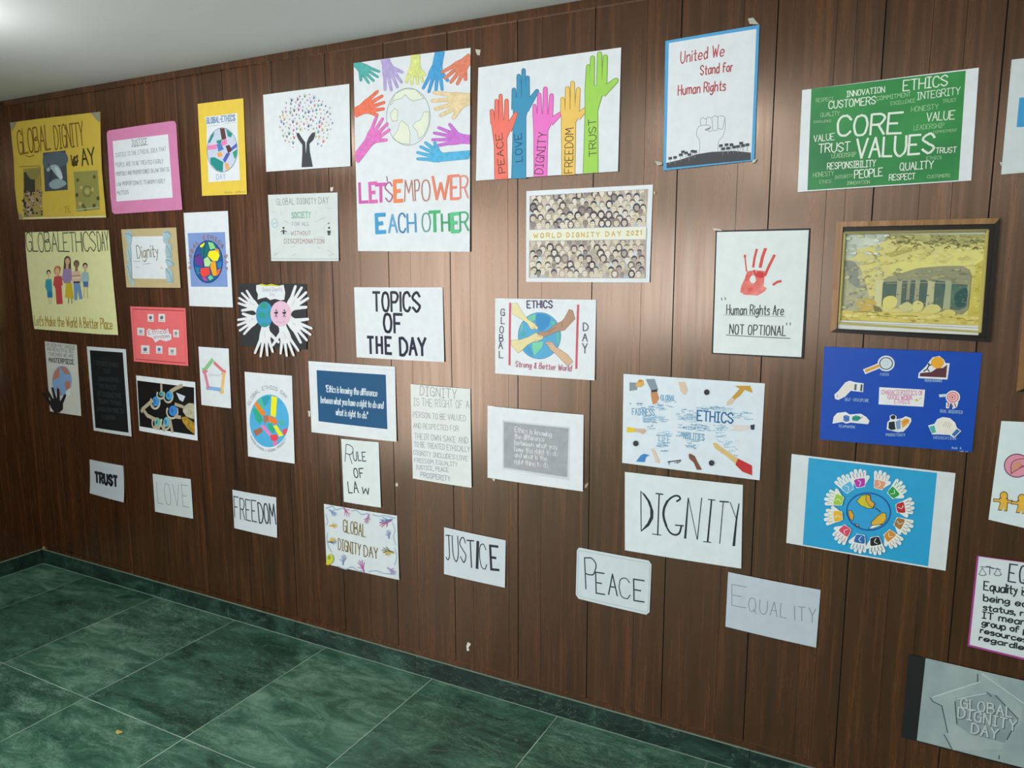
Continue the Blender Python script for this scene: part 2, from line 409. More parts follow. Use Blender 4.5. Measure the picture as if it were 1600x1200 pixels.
# floor: 2 ft wide marble slabs with pale joints
bm = bmesh.new()
xs = [-1.199 + .6115 * k for k in range(-7, 8)]; ys = [1.823 - 1.22 * k for k in range(-1, 6)]
def span(L, lo, hi): return [lo] + [v for v in L if lo + .02 < v < hi - .02] + [hi]
X = sorted(span(xs, XL, XR)); Y = sorted(span(ys, YB, WY)); g = .002
for x0, x1 in zip(X[:-1], X[1:]):
    for y0, y1 in zip(Y[:-1], Y[1:]): 
        v = [bm.verts.new(p) for p in ((x0 + g, y0 + g, 0), (x1 - g, y0 + g, 0), (x1 - g, y1 - g, 0), (x0 + g, y1 - g, 0))]; bm.faces.new(v)
box(bm, XL - .1, XR + .1, YB - .1, WY + .1, -.08, -.0006, 1)
tag(link('floor', bm, [MARBLE, GROUT]), kind='structure')

# panelled wall: boards with V grooves
main = [-.16 - .3065 * k for k in range(-9, 15)]
fine_ = [-.035, -.239, -.294, -.571, -.891, -1.284, -1.428, -1.6, -1.887, -2.15, -2.45, -2.75, -3.05, -3.38, .05, .36, .61]
prof = [(XL - .1, 0)]
for x, hw in sorted([(x, .0019) for x in main] + [(x, .0006) for x in fine_]):
    if x < XL + .02 or x > XR - .02: continue
    prof += [(x - hw, 0), (x, hw * 1.6), (x + hw, 0)]
prof.append((XR + .1, 0))
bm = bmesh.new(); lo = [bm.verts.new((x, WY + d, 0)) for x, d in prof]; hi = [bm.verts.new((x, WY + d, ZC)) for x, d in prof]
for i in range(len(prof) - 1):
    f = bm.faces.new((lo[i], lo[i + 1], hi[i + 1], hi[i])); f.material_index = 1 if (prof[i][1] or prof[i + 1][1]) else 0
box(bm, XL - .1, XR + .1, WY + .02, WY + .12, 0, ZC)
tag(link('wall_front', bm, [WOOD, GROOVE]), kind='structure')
# left wall; behind the viewer an added step sets the doorway where its sheen falls
bm = bmesh.new(); D0, D1, DH, DS = -2.4, -.2, 2.4, 0.
box(bm, XL - .1, XL, DS, WY, 0, ZC); box(bm, XL - .1, XD, DS - .1, DS, 0, ZC); box(bm, XD - .1, XD, D1, DS - .1, 0, ZC); box(bm, XD - .1, XD, YB, D0, 0, ZC); box(bm, XD - .1, XD, D0, D1, DH, ZC)
tag(link('wall_left', bm, [WOODL]), kind='structure')
bm = bmesh.new(); box(bm, XR, XR + .1, YB, WY, 0, ZC); tag(link('wall_right', bm, [CREAM]), kind='structure')
bm = bmesh.new(); box(bm, XL - .1, -3.5, YB - .1, YB, 0, ZC); box(bm, -1.3, XR + .1, YB - .1, YB, 0, ZC); box(bm, -3.5, -1.3, YB - .1, YB, 0, .85); box(bm, -3.5, -1.3, YB - .1, YB, 2.45, ZC)
tag(link('wall_back', bm, [CREAM]), kind='structure')
bm = bmesh.new(); box(bm, XL - .1, XR + .1, YB - .1, WY + .1, ZC, ZC + .1); tag(link('ceiling', bm, [PLASTER]), kind='structure')
# skirting of green marble, paler top edge
def skirt(name, n, f):
    bm = bmesh.new()
    for i in range(n): f(bm, i)
    tag(link(name, bm, [MARBLED, col('7d8f80', .6)]), kind='structure')
SK = .09
jx = [XL + .014, -4.19, -3.33, -2.62, -1.9, -1.29, -.44, .4, 1.2, 2.0, XR]
def f1(bm, i):
    box(bm, jx[i] + .0008, jx[i + 1] - .0008, WY - .013, WY + .001, 0, SK - .0025); box(bm, jx[i] + .0008, jx[i + 1] - .0008, WY - .0125, WY + .001, SK - .0025, SK, 1)
    box(bm, jx[i] + .001, jx[i + 1], WY - .016, WY - .0131, 0, .0025, 1)
skirt('baseboard_front', len(jx) - 1, f1)
jy = [DS, 0.4, .95, 1.75, WY - .001]
def f2(bm, i):
    box(bm, XL - .001, XL + .013, jy[i] + .0008, jy[i + 1] - .0008, 0, SK - .0025); box(bm, XL - .001, XL + .0125, jy[i] + .0008, jy[i + 1] - .0008, SK - .0025, SK, 1)
    box(bm, XL + .0131, XL + .016, jy[i], jy[i + 1], 0, .0025, 1)
skirt('baseboard_left', len(jy) - 1, f2)
# wooden bead above the skirting, strip below the ceiling, corner bead
BEAD = WOOD
bm = bmesh.new(); box(bm, XL + .01, XR, WY - .007, WY + .001, SK + .001, SK + .02); tag(link('trim_1', bm, [BEAD]), kind='structure')
bm = bmesh.new(); box(bm, XL + .001, XR, WY - .008, WY + .001, ZC - .03, ZC - .0005); tag(link('trim_2', bm, [BEAD]), kind='structure')
# frames of the added doorway and window, ceiling lamps
MET = col('3a3f42', .4)
bm = bmesh.new()
for a, b_ in ((D0, D0 + .06), (D1 - .06, D1), (-1.33, -1.27)): box(bm, XD - .08, XD - .02, a, b_, 0, DH)
box(bm, XD - .08, XD - .02, D0, D1, DH - .06, DH); tag(link('added_door_1', bm, [MET]), kind='structure')
bm = bmesh.new()
for a in (-3.5, -2.42, -1.35): box(bm, a, a + .05, YB - .08, YB - .02, .85, 2.45)
box(bm, -3.5, -1.3, YB - .08, YB - .02, .85, .9); box(bm, -3.5, -1.3, YB - .08, YB - .02, 2.4, 2.45); tag(link('added_window_1', bm, [MET]), kind='structure')
def lamp(x, y, p):
    """the light of one ceiling lamp, just below the ceiling"""
    d = bpy.data.lights.new('lamp_light', 'POINT'); d.shadow_soft_size = .09; d.energy = p; d.color = (.97, .99, 1)
    o = bpy.data.objects.new('lamp_light', d); C.objects.link(o); o.location = (x, y, ZC - .17)
for x, y, p in LAMPS: lamp(x, y, p)

# ---------------------------------------------------------------- the sheets on the wall
GW = 'sheets taped to the panelled wall'
INK = '23262b'

# --- yellow "global dignity day" sheet with three photographs
P = Poster('poster', 'yellow poster with brown GLOBAL DIGNITY lettering and three pasted photographs', 'poster',
           [(17.5, 192), (157.5, 175), (168.3, 340), (32.5, 343)], (0, 150, 6), 'ccb146', bulge=.006, lift=.006,
           outline=[(100, 250), (400, 212), (700, 178), (945, 148), (952, 420), (965, 700), (990, 950), (1010, 1140), (600, 1150), (195, 1160), (172, 1040), (150, 860), (138, 600), (118, 420)])
A = Art(P, 'lettering')
A.text('GLOBAL', 185, 548, 490, 500, 225, 12, '7a5a26', gap=1.2); A.text('DIGNITY', 532, 500, 800, 462, 215, 11, '7a5a26', gap=1.4)
A.text('AY', 785, 655, 905, 632, 150, 15, '3a3520', gap=1)
A.line([(680, 560), (695, 650), (710, 570), (722, 640), (700, 600), (740, 560), (735, 650), (690, 640), (745, 610), (705, 660)], 13, '4a3d20')
A.line([(250, 560), (290, 570), (332, 556)], 6, '7a5a26', curve=True)
A.line([(195, 1148), (600, 1140), (1005, 1130)], 10, 'd9d0a8')
A.text('JE', 625, 1090, 680, 1085, 50, 5, '9a8020'); A.done()
A = Art(P, 'photograph', label='small pasted photograph of a standing figure over a crowd')
q = [(230, 682), (397, 666), (420, 1130), (236, 1140)]
A.poly(q, 'a08d48'); A.poly([(236, 715), (340, 705), (346, 900), (240, 905)], '3d3d33'); A.poly([(262, 700), (380, 690), (372, 770), (300, 778)], '8d8447', curve=True)
l0 = P.layer
for i in range(90):
    u, v = random.random(), random.uniform(.45, .98); x, y = mix(q, u, v)
    A.disc(x, y, random.uniform(8, 15), random.uniform(8, 17), random.choice(['4a3b34', '8a7363', 'c0a99a', '2d2926', '6b5a55', 'a58c7c']), l0 + 1 + i % 12, 8)
P.layer += 14; A.line([(190, 665), (388, 655), (400, 850)], 4, '6f6430'); A.done()
A = Art(P, 'photograph', label='dark blue-grey photograph of clasped pale hands')
A.poly([(418, 535), (630, 513), (654, 880), (440, 897)], '454d54'); A.poly([(430, 560), (620, 530), (640, 640), (450, 690)], '56636c', curve=True)
A.poly([(455, 690), (500, 650), (560, 655), (600, 730), (590, 785), (540, 740), (500, 690), (470, 710)], '9fb3b5', curve=True)
A.poly([(530, 680), (560, 672), (606, 760), (580, 782)], 'c3d2d2', curve=True)
A.poly([(480, 820), (540, 780), (610, 790), (640, 830), (560, 870), (500, 865)], '8fa2a6', curve=True); A.line([(470, 640), (500, 720), (490, 800)], 10, '2d353b', curve=True); A.done()
A = Art(P, 'photograph', label='greenish photograph of a ring of people')
A.poly([(706, 714), (926, 698), (950, 1064), (738, 1086)], '8f8c4c'); A.ring(835, 895, 38, 48, 9, '66663a'); A.disc(835, 895, 20, 25, 'a8a566')
for x, y in ((745, 790), (770, 1010), (800, 1030), (900, 1030), (935, 960), (740, 930), (900, 760), (820, 1060), (780, 860), (885, 880)): A.disc(x, y, 15, 20, random.choice(['5d5a34', 'b9a468', '4b4a30']), n=8)
A.line([(730, 1070), (940, 1045)], 7, 'a9b39a'); A.done()
P.tapes([(98, 252), (165, 243), (120, 330)], [(862, 160), (942, 148), (945, 250), (915, 225)], [(190, 1085), (240, 1150), (195, 1160)], h='90907c')

# --- pink card with the justice text
P = Poster('poster', 'pink card with rounded corners framing a white sheet headed JUSTICE', 'poster',
           [(167.5, 204), (275, 189), (287, 327.5), (180, 334.7)], (160, 140, 6), 'd583ae', bulge=.004, lift=.006,
           outline=[(45, 410), (60, 385), (300, 348), (655, 295), (685, 298), (697, 330), (715, 600), (745, 950), (763, 1128), (450, 1147), (130, 1168), (105, 1150), (85, 1000), (62, 640)])
A = Art(P, 'pasted_sheet'); A.poly([(103, 484), (622, 420), (672, 1013), (145, 1050)], PAPER); A.done()
A = Art(P, 'lettering')
A.text('JUSTICE', 285, 535, 432, 515, 60, 5, '6a7078'); A.line([(290, 540), (432, 518)], 3, '7a8088')
for t, a in (('JUSTICE IS THE ETHICAL IDEA THAT', (130, 635, 605, 575)), ('PEOPLE ARE TO BE TREATED FAIRLY', (135, 725, 580, 690)), ('PROPERLY AND PROPORTIONED IN LAW THAT IS', (140, 812, 635, 765)), ('LAW PROPORTIONATE TO WHOM FAIRLY', (147, 905, 600, 875)), ('MATTERS', (150, 990, 260, 980))):
    A.text(t, *a, 36, 3.5, '858b94', jit=.5)
A.done()

# --- yellow card with the white cut-out and oval globe
P = Poster('poster', 'narrow yellow card with white panel and oval globe of joined hands', 'poster',
           [(309.5, 162.5), (380.8, 153.7), (387.5, 303.7), (317.5, 306.3)], (160, 140, 6), 'ebca4a', bulge=.003)
A = Art(P, 'pasted_sheet')
A.poly([(970, 258), (1270, 222), (1272, 345), (1295, 770), (1300, 850), (1005, 870), (985, 500), (985, 350)], PAPER); A.done()
A = Art(P, 'lettering')
A.text('GLOBAL-ETHICS', 985, 320, 1250, 290, 52, 9, '7d9cc0'); A.line([(990, 348), (1105, 332)], 3, 'b0b6a8'); A.line([(1150, 322), (1255, 306)], 3, 'b0b6a8'); A.text('DAY', 1082, 845, 1165, 838, 48, 6, '9db4d0')
A.scrawl(1160, 975, 1355, 965, 24, 2.5, '8a8040'); A.done()
A = Art(P, 'globe'); ex, ey, rx, ry = 1133, 568, 142, 208
A.disc(ex, ey, rx, ry, 'c9d3e6', n=32)
def inell(pts, f=.985): # keeps a patch inside the oval
    out = []
    for x, y in pts:
        d = math.hypot((x - ex) / rx, (y - ey) / ry); k = min(1, f / d) if d else 1
        out.append((ex + (x - ex) * k, ey + (y - ey) * k))
    return out
for pts, h in (([(1020, 640), (1060, 635), (1145, 680), (1140, 775), (1080, 770), (1020, 700)], '1f8f86'), ([(1000, 500), (1020, 420), (1062, 395), (1050, 440), (1018, 500)], '1f8f86'), ([(1170, 360), (1230, 410), (1215, 450), (1185, 440)], '1f8f86'), ([(1230, 590), (1280, 560), (1270, 640), (1250, 650)], '1f9f7c'), ([(1080, 480), (1130, 470), (1120, 520), (1080, 500)], '1f8f86'),
               ([(1110, 360), (1155, 358), (1172, 462), (1130, 475)], '5d3a38'), ([(990, 525), (1080, 515), (1082, 560), (990, 565)], 'ef83bd'), ([(1120, 500), (1170, 455), (1180, 510), (1135, 532)], 'ef83bd'), ([(1080, 515), (1120, 505), (1150, 560), (1100, 585)], '4f7fc0'), ([(1165, 530), (1200, 520), (1230, 570), (1190, 600)], '5a3438'), ([(1220, 545), (1275, 500), (1270, 540), (1220, 575)], '5360b8'), ([(1140, 660), (1175, 595), (1210, 600), (1160, 690)], '5360b8'), ([(1085, 600), (1120, 585), (1140, 620), (1100, 640)], 'f0a850'), ([(1155, 695), (1190, 690), (1215, 760), (1175, 765)], 'f0b070')):
    A.poly(inell(pts), h)
A.ring(ex, ey, rx, ry, 5, '8a9099'); A.done()

# --- tree of handprints
P = Poster('poster', 'white sheet with dark hand-shaped tree under a crown of tiny coloured handprints', 'poster',
           [(411.7, 148.3), (546.4, 131.3), (549, 260), (417.7, 268.7)], (400, 120, 7.5), PAPER)
A = Art(P, 'tree_trunk')
A.poly([(548, 1063), (555, 900), (555, 800), (510, 740), (487, 690), (487, 662), (515, 660), (545, 710), (590, 770), (598, 905), (606, 770), (630, 710), (668, 660), (700, 650), (710, 668), (690, 735), (640, 790), (645, 880), (662, 960), (682, 1058)], '3f4247')
A.done()
A = Art(P, 'handprint_crown'); A.P.layer += 1
cl = ['c24a5e', '2f6f74', '3f4a78', 'cf6b5a', 'b060a8', '7f9a4a', '3a8f86', 'd0596e', '6a7fb0', 'c9a04a', '7a3d4a', '50555c']
for i in range(150):
    r = 315 * math.sqrt((i + .5) / 150); a = i * 2.39996
    x, y = 595 + r * math.cos(a) + random.uniform(-8, 8), 545 + r * 1.06 * math.sin(a) + random.uniform(-8, 8)
    if y > 640 and abs(x - 598) < 95 + (y - 640) * .1: continue
    if y > 800 and abs(x - 600) < 130: continue
    z = random.choice([7, 8, 10, 13, 16]); h = random.choice(cl); an = 90 + (x - 595) * -.08 + random.uniform(-14, 14)
    A.disc(x, y, z * .62, z * .8, h, A.P.layer, 8)
    for f in (-62, -22, 0, 22): t = R(an + f); A.line([(x, y), (x + 1.75 * z * math.cos(t), y - 1.9 * z * math.sin(t))], z * .3, h, A.P.layer)
tag(A.done(), kind='stuff')

# --- big "let's empower each other"
P = Poster('poster', 'large white LETS EMPOWER EACH OTHER poster with coloured hands around a pale globe', 'poster',
           [(553.2, 99), (735.8, 75), (735.6, 393.4), (561, 392.3)], (540, 60, 6.667), PAPER, bulge=.008, lift=.005)
A = Art(P, 'globe'); A.disc(668, 820, 228, 298, 'dfe5e8', n=40)
for pts in ([(475, 700), (530, 580), (640, 530), (740, 535), (830, 630), (720, 655), (680, 640), (635, 590), (600, 630), (510, 650), (495, 690)], [(480, 790), (525, 730), (560, 760), (555, 860), (500, 870)], [(505, 1040), (560, 960), (580, 880), (605, 860), (670, 920), (690, 1000), (685, 1105), (600, 1100), (540, 1070)], [(830, 770), (885, 770), (880, 900), (830, 1010), (780, 1050), (760, 970), (715, 920), (740, 880), (800, 850)]):
    A.poly(pts, 'e7ebd8'); A.line(pts, 4, '8f9a90', closed=True)
A.ring(668, 820, 228, 298, 5, '8c9692', n=44); A.done()
hs = [(150, 290, -38, 215, 130, '55b3ae', -1, 70, '2f7f80', 'teal'), (440, 275, -72, 260, 150, 'b9a8da', 1, 75, 'a493cc', 'lavender'), (738, 290, -92, 185, 150, 'dfe58c', 1, 120, 'bcc468', 'pale yellow'), (965, 290, -100, 270, 155, '48a2da', 1, 160, '2f80bc', 'blue'), (1245, 260, -133, 240, 170, 'e38468', 1, 105, 'b8604c', 'coral'),
      (185, 740, 25, 235, 165, 'f0785a', -1, 100, 'c9563c', 'orange red'), (255, 1085, 52, 270, 150, 'e478c4', -1, 240, 'c050a0', 'pink'), (1265, 640, -170, 330, 200, 'e8d0a4', 1, 60, 'd0b484', 'beige'), (1225, 1050, 175, 290, 150, 'cc74d4', -1, 90, 'a852b0', 'violet'), (1010, 1245, 160, 235, 155, '55b4e0', -1, 300, '3a92c4', 'sky blue')]
for x, y, a, L_, W_, h, th, arm, o, nm in hs:
    A = Art(P, 'hand', label=nm + ' drawn hand'); A.hand(x, y, a, L_, W_, h, th, arm, out=o, ow=3.5, armw=.6, fr=.82, spread=1.45, fl=(.42, .54, .58, .5), amp=.13, scale=70., armang={'sky blue': 26, 'coral': -8}.get(nm, 0)); A.done(clip=True)
P.K = (540, 220, 6.314); A = Art(P, 'lettering')
def L1(t, x0, x1, y, hh, w, h): A.text(t, x0, y, x1, y - 4, hh, w, h, jit=.12)
L1('L', 155, 230, 608, 185, 27, 'cf5fae'); L1('E', 258, 322, 604, 180, 30, 'dd6cb4'); L1('T', 320, 410, 602, 165, 30, 'd860b0'); L1('S', 412, 480, 604, 190, 12, 'b06490'); A.line([(422, 355), (428, 400)], 9, 'a06080')
L1('E', 505, 575, 600, 195, 34, 'f08a58'); L1('M', 600, 685, 598, 205, 9, 'c07a60'); L1('P', 705, 752, 594, 200, 10, 'b87868'); L1('O', 770, 850, 594, 205, 11, 'c08070')
L1('W', 875, 1030, 580, 220, 24, 'ee8466'); L1('E', 1055, 1128, 575, 225, 24, 'f0866c'); L1('R', 1145, 1218, 570, 215, 14, 'ef8a78')
L1('E', 325, 405, 905, 170, 34, '3f9fd0'); L1('A', 445, 525, 905, 170, 18, '62a8d4'); L1('C', 545, 612, 905, 185, 14, '3c80b4'); L1('H', 632, 710, 900, 175, 18, '4f9ccc')
L1('O', 775, 855, 898, 180, 11, '5aa494'); L1('T', 850, 945, 892, 188, 28, '45b878'); L1('H', 968, 1038, 890, 165, 18, '3aa56c'); L1('E', 1068, 1128, 896, 172, 32, '5cc68c'); L1('R', 1145, 1222, 890, 180, 15, '3fae78')
A.done()

# --- five raised hands
P = Poster('poster', 'white poster of five raised coloured hands lettered PEACE LOVE DIGNITY FREEDOM TRUST', 'poster',
           [(748, 106), (971, 74.4), (966.6, 268), (745, 282.6)], (735, 60, 5), PAPER, bulge=.005)
def raised(word, h, o, arm, palm, fingers, thumb, tx):
    A = Art(P, 'hand', label=word.lower() + ' hand, arm and spread fingers')
    for e, c in ((5, o), (0, h)):
        l = A.nl(None)
        (ax0, ay0), (ax1, ay1), (bx0, by0), (bx1, by1) = arm
        if e: A.poly([(ax0 - e, ay0), (bx0 - e, by0), (bx1 + e, by1), (ax1 + e, ay1)], c, l)
        else: A.poly([(ax0, ay0), (bx0, by0), (bx1, by1), (ax1, ay1)], c, l)
        cx = sum(p[0] for p in palm) / len(palm); cy = sum(p[1] for p in palm) / len(palm)
        A.poly([(x + e * (1 if x > cx else -1), y + e * .5 * (1 if y > cy else -1)) for x, y in palm], c, l)
        for (x0, y0), (x1, y1), r0, r1 in fingers + [thumb]: A.capsule((x0, y0), (x1, y1), r0 + e, r1 + e, c, l)
    root = A.done()
    B = Art(P, 'lettering', parent=root); B.text(word, *tx[:4], tx[4], 6, '4a3b34' if word != 'LOVE' else '1f3f60', gap=2.); B.done()
raised('LOVE', '3f95bd', '2a6f98', [(332, 1098), (440, 1095), (345, 600), (440, 600)], [(345, 600), (338, 480), (375, 460), (455, 460), (470, 500), (440, 610)],
       [((348, 560), (346, 405), 17, 13), ((388, 490), (384, 297), 17, 13), ((424, 480), (421, 252), 17, 12), ((452, 490), (453, 310), 16, 12)], ((430, 560), (527, 415), 30, 12), (415, 960, 405, 742, 62))
raised('PEACE', 'f4796a', 'b4574c', [(200, 1102), (298, 1100), (195, 820), (290, 770)], [(195, 830), (172, 660), (205, 640), (305, 640), (330, 690), (292, 780)],
       [((183, 670), (173, 570), 16, 12), ((212, 660), (210, 490), 15, 11), ((246, 660), (242, 450), 16, 11), ((288, 665), (289, 490), 17, 12)], ((300, 720), (362, 592), 28, 12), (280, 1048, 255, 742, 60))
raised('DIGNITY', 'f079cc', 'b8559c', [(507, 1082), (605, 1078), (505, 720), (612, 700)], [(505, 740), (500, 610), (530, 590), (640, 600), (655, 640), (612, 720)],
       [((513, 620), (508, 530), 15, 11), ((548, 610), (545, 442), 17, 12), ((592, 605), (592, 398), 18, 14), ((632, 615), (641, 450), 17, 13)], ((630, 660), (712, 590), 26, 12), (572, 1062, 605, 738, 72))
raised('FREEDOM', 'f0c766', 'b08d40', [(725, 1070), (822, 1065), (720, 650), (828, 640)], [(725, 680), (715, 570), (740, 560), (845, 560), (865, 595), (826, 660)],
       [((730, 590), (727, 478), 16, 13), ((766, 575), (765, 396), 17, 14), ((806, 570), (804, 352), 18, 13), ((838, 580), (849, 402), 17, 13)], ((840, 620), (915, 548), 24, 13), (805, 1052, 812, 702, 70))
raised('TRUST', 'a3d65a', '6d9a3a', [(890, 1056), (1002, 1050), (905, 560), (998, 560)], [(905, 580), (902, 400), (940, 370), (1055, 385), (1070, 430), (1030, 455), (1000, 560)],
       [((920, 400), (925, 222), 17, 12), ((952, 390), (958, 155), 19, 14), ((1012, 385), (1013, 124), 20, 15), ((1048, 395), (1058, 148), 19, 15)], ((1030, 430), (1140, 332), 34, 17), (990, 920, 985, 632, 62))

# --- united we stand
P = Poster('poster', 'blue-bordered sheet with red UNITED WE STAND FOR HUMAN RIGHTS and a raised fist', 'poster',
           [(1040, 64.4), (1186.8, 39), (1179.3, 251.4), (1037.3, 267)], (1020, 20, 4.615), '4fa3d8', bulge=.003, rough=.5)
A = Art(P, 'pasted_sheet'); A.poly([(118, 220), (748, 118), (712, 1062), (100, 1105)], PAPER); A.done()
A = Art(P, 'lettering')
A.text('United We', 203, 365, 515, 312, 82, 8, 'b8434c', slant=.05); A.text('Stand for', 345, 450, 575, 425, 68, 8, 'b8434c'); A.text('Human Rights', 185, 595, 525, 560, 70, 8, 'b8434c'); A.done()
A = Art(P, 'fist_drawing')
for pts in ([(340, 1015), (342, 930), (318, 880), (330, 830), (350, 812), (345, 780), (365, 758), (385, 770), (400, 755), (425, 760), (450, 745), (470, 752), (500, 745), (522, 760), (525, 830), (510, 890), (478, 930), (475, 1000)], [(352, 815), (400, 812), (420, 828), (400, 850), (380, 845)], [(390, 770), (388, 808)], [(430, 765), (432, 850), (400, 855)], [(472, 755), (470, 840), (440, 852)], [(520, 770), (505, 840), (475, 835)]):
    A.line(pts, 3.5, '8b9196', curve=True)
A.line([(385, 846), (415, 832)], 7, '6a6f74'); A.done()
A = Art(P, 'crowd_drawing')
A.poly([(100, 1085), (200, 1062), (320, 1022), (430, 1005), (590, 998), (710, 1010), (710, 1062), (105, 1122)], '4a4b4f')
for x, y in ((130, 1052), (165, 1046), (205, 1028), (222, 1006), (245, 1014), (268, 1026), (290, 1002), (310, 1005), (495, 962), (512, 984), (535, 955), (548, 980), (570, 955), (590, 972), (618, 968), (640, 944), (655, 962), (685, 955)):
    A.poly([(x - 13, y - 9), (x + 12, y - 12), (x + 13, y + 7), (x - 12, y + 10)], '3c3d41'); A.line([(x, y), (x - 2, y + 42)], 3, '9a9da1')
A.done()
P.tapes([(688, 45), (725, 38), (768, 88), (700, 84)], [(725, 1065), (755, 1055), (740, 1082), (715, 1086)], [(20, 1070), (70, 1080), (75, 1095), (40, 1105)], h='b6b5a8')

# --- core values
P = Poster('poster', 'green chalkboard word cloud print reading CORE VALUES between white margins', 'poster',
           [(1253.6, 141), (1529.4, 106), (1517.4, 282.4), (1246.6, 300.4)], (1230, 90, 5), PAPER, rough=.45)
A = Art(P, 'green_print'); A.poly([(190, 246), (1395, 103), (1338, 960), (160, 1038)], '1a7040', scale=3.5, h2='429f50', rough=.4); A.done()
A = Art(P, 'lettering')
for t, x0, y0, x1, y1, hh, ww in (('ETHICS', 905, 262, 1250, 222, 82, 9), ('INNOVATION', 465, 310, 762, 272, 44, 6), ('CUSTOMERS', 325, 402, 690, 364, 58, 7), ('COMMITMENT', 700, 338, 965, 304, 32, 4), ('EXCELLENCE', 810, 375, 1000, 350, 28, 3), ('INTEGRITY', 1015, 332, 1350, 288, 56, 5.5), ('TRUST', 1215, 357, 1320, 345, 26, 3), ('HONESTY', 970, 427, 1180, 402, 38, 4), ('VALUE', 1088, 500, 1305, 484, 66, 7), ('LEADERSHIP', 990, 570, 1225, 548, 36, 3.5), ('COMMITMENT', 1140, 595, 1325, 578, 20, 2.5), ('RESPECT', 225, 350, 360, 338, 28, 3), ('QUALITY', 262, 466, 410, 452, 32, 3.5), ('EXCELLENCE', 210, 512, 345, 504, 16, 2.5),
        ('CORE', 390, 618, 890, 588, 155, 17), ('VALUES', 540, 788, 1142, 750, 148, 17), ('VALUE', 210, 662, 370, 642, 50, 5.5), ('TRUST', 247, 747, 490, 730, 68, 8), ('LEADERSHIP', 350, 787, 540, 772, 32, 4), ('TRUST', 1160, 750, 1320, 742, 42, 6), ('ETHICS', 1087, 800, 1205, 793, 24, 3), ('RESPONSIBILITY', 315, 876, 690, 852, 50, 6), ('QUALITY', 880, 885, 1140, 866, 58, 7), ('HONESTY', 205, 936, 365, 922, 34, 4), ('INTEGRITY', 375, 950, 515, 936, 24, 3), ('PEOPLE', 528, 947, 745, 924, 62, 7.5), ('RESPECT', 797, 962, 998, 950, 46, 6), ('CUSTOMERS', 1095, 945, 1270, 934, 24, 3.5), ('ETHICS', 255, 986, 345, 980, 24, 3), ('INNOVATION', 470, 996, 645, 986, 26, 3.5)):
    A.text(t, x0, y0, x1, y1, hh, ww, 'e6efe2' if ww > 4 else 'a9cfa4', gap=1.6)
A.done()

# --- global ethics day, five drawn people
P = Poster('poster', 'pale yellow GLOBAL ETHICS DAY poster with five painted people in a row', 'poster',
           [(40, 363.2), (170.5, 359.8), (187, 523), (56, 513.8)], (20, 350, 6.667), 'e0dfa6', bulge=.006, lift=.006,
           outline=[(133, 88), (600, 74), (1003, 65), (1025, 300), (1060, 650), (1092, 950), (1113, 1155), (900, 1145), (240, 1092), (222, 980), (195, 760), (160, 450), (142, 260)])
A = Art(P, 'lettering')
for t, x0, x1, y0 in (('GLOBAL', 155, 545, 288), ('ETHICS', 480, 880, 286), ('DAY', 900, 1012, 280)):
    A.text(t.replace('I', '|'), x0 if t != 'ETHICS' else 548, y0, x1, y0 - 5, 195, 9, '38462f', gap=1.2)
A.done()
A = Art(P, 'lettering'); A.text("Let's Make the World A Better Place", 245, 1050, 1055, 1095, 100, 9, 'a98b3c', gap=2); A.done()
def person_drawing(x, y0, y1, w, skin, hair, top, bottom, long=0, label=''):
    A = Art(P, 'painted_person', label=label); H = y1 - y0
    A.disc(x, y0 + .08 * H, w * .33, .085 * H, hair); 
    if long: A.poly([(x - w * .34, y0 + .06 * H), (x + w * .34, y0 + .06 * H), (x + w * .4, y0 + .27 * H), (x - w * .4, y0 + .27 * H)], hair)
    A.disc(x + 2, y0 + .11 * H, w * .24, .07 * H, skin); A.poly([(x - w * .12, y0 + .15 * H), (x + w * .12, y0 + .15 * H), (x + w * .14, y0 + .28 * H), (x - w * .14, y0 + .28 * H)], skin)
    A.poly([(x - w * .42, y0 + .27 * H), (x + w * .42, y0 + .26 * H), (x + w * .55, y0 + .5 * H), (x + w * .38, y0 + .52 * H), (x + w * .36, y0 + .57 * H), (x - w * .36, y0 + .57 * H), (x - w * .4, y0 + .52 * H), (x - w * .55, y0 + .5 * H)], top)
    return A, H
A, H = person_drawing(388, 478, 840, 70, 'd9c39a', '3c332c', '3f9f9a', '2f7fae', label='person in teal top and blue skirt'); A.poly([(360, 600), (420, 600), (432, 765), (378, 768)], '3a93ac'); A.poly([(380, 705), (428, 705), (432, 765), (380, 768)], '2b74ad'); A.line([(395, 768), (398, 835)], 7, 'b9ab80'); A.line([(418, 768), (418, 830)], 7, 'b9ab80'); A.done()
A, H = person_drawing(488, 438, 835, 92, 'cf9a74', 'b8694a', 'bf4a4c', 'bf4a4c', label='person in a long red dress'); A.disc(478, 485, 34, 50, 'bf7a55'); A.disc(480, 495, 22, 38, 'd9b08a'); A.poly([(460, 650), (525, 650), (540, 832), (475, 835)], 'bf4648'); A.line([(497, 690), (500, 830)], 4, '8f3a3c'); A.done()
A, H = person_drawing(585, 335, 830, 100, 'cfa884', '5d4638', '9a82ac', 'cdb32e', 1, label='person in a violet top and yellow skirt'); A.poly([(572, 612), (630, 612), (655, 778), (565, 765)], 'cfb22c'); A.line([(600, 770), (600, 825)], 8, '6d5a44'); A.line([(632, 775), (636, 825)], 8, '6d5a44'); A.done()
A, H = person_drawing(680, 378, 808, 92, '8a6a52', '6a5442', 'dcb9a0', '6e93bd', label='person in a striped top and blue jeans'); A.poly([(650, 600), (715, 600), (745, 778), (715, 785), (690, 680), (690, 790), (664, 795)], '6f92bc'); A.line([(655, 607), (715, 605)], 13, '3b3733'); A.line([(640, 540), (725, 535)], 6, 'a86f5c'); A.line([(642, 565), (722, 560)], 6, 'ecd9c4'); A.done()
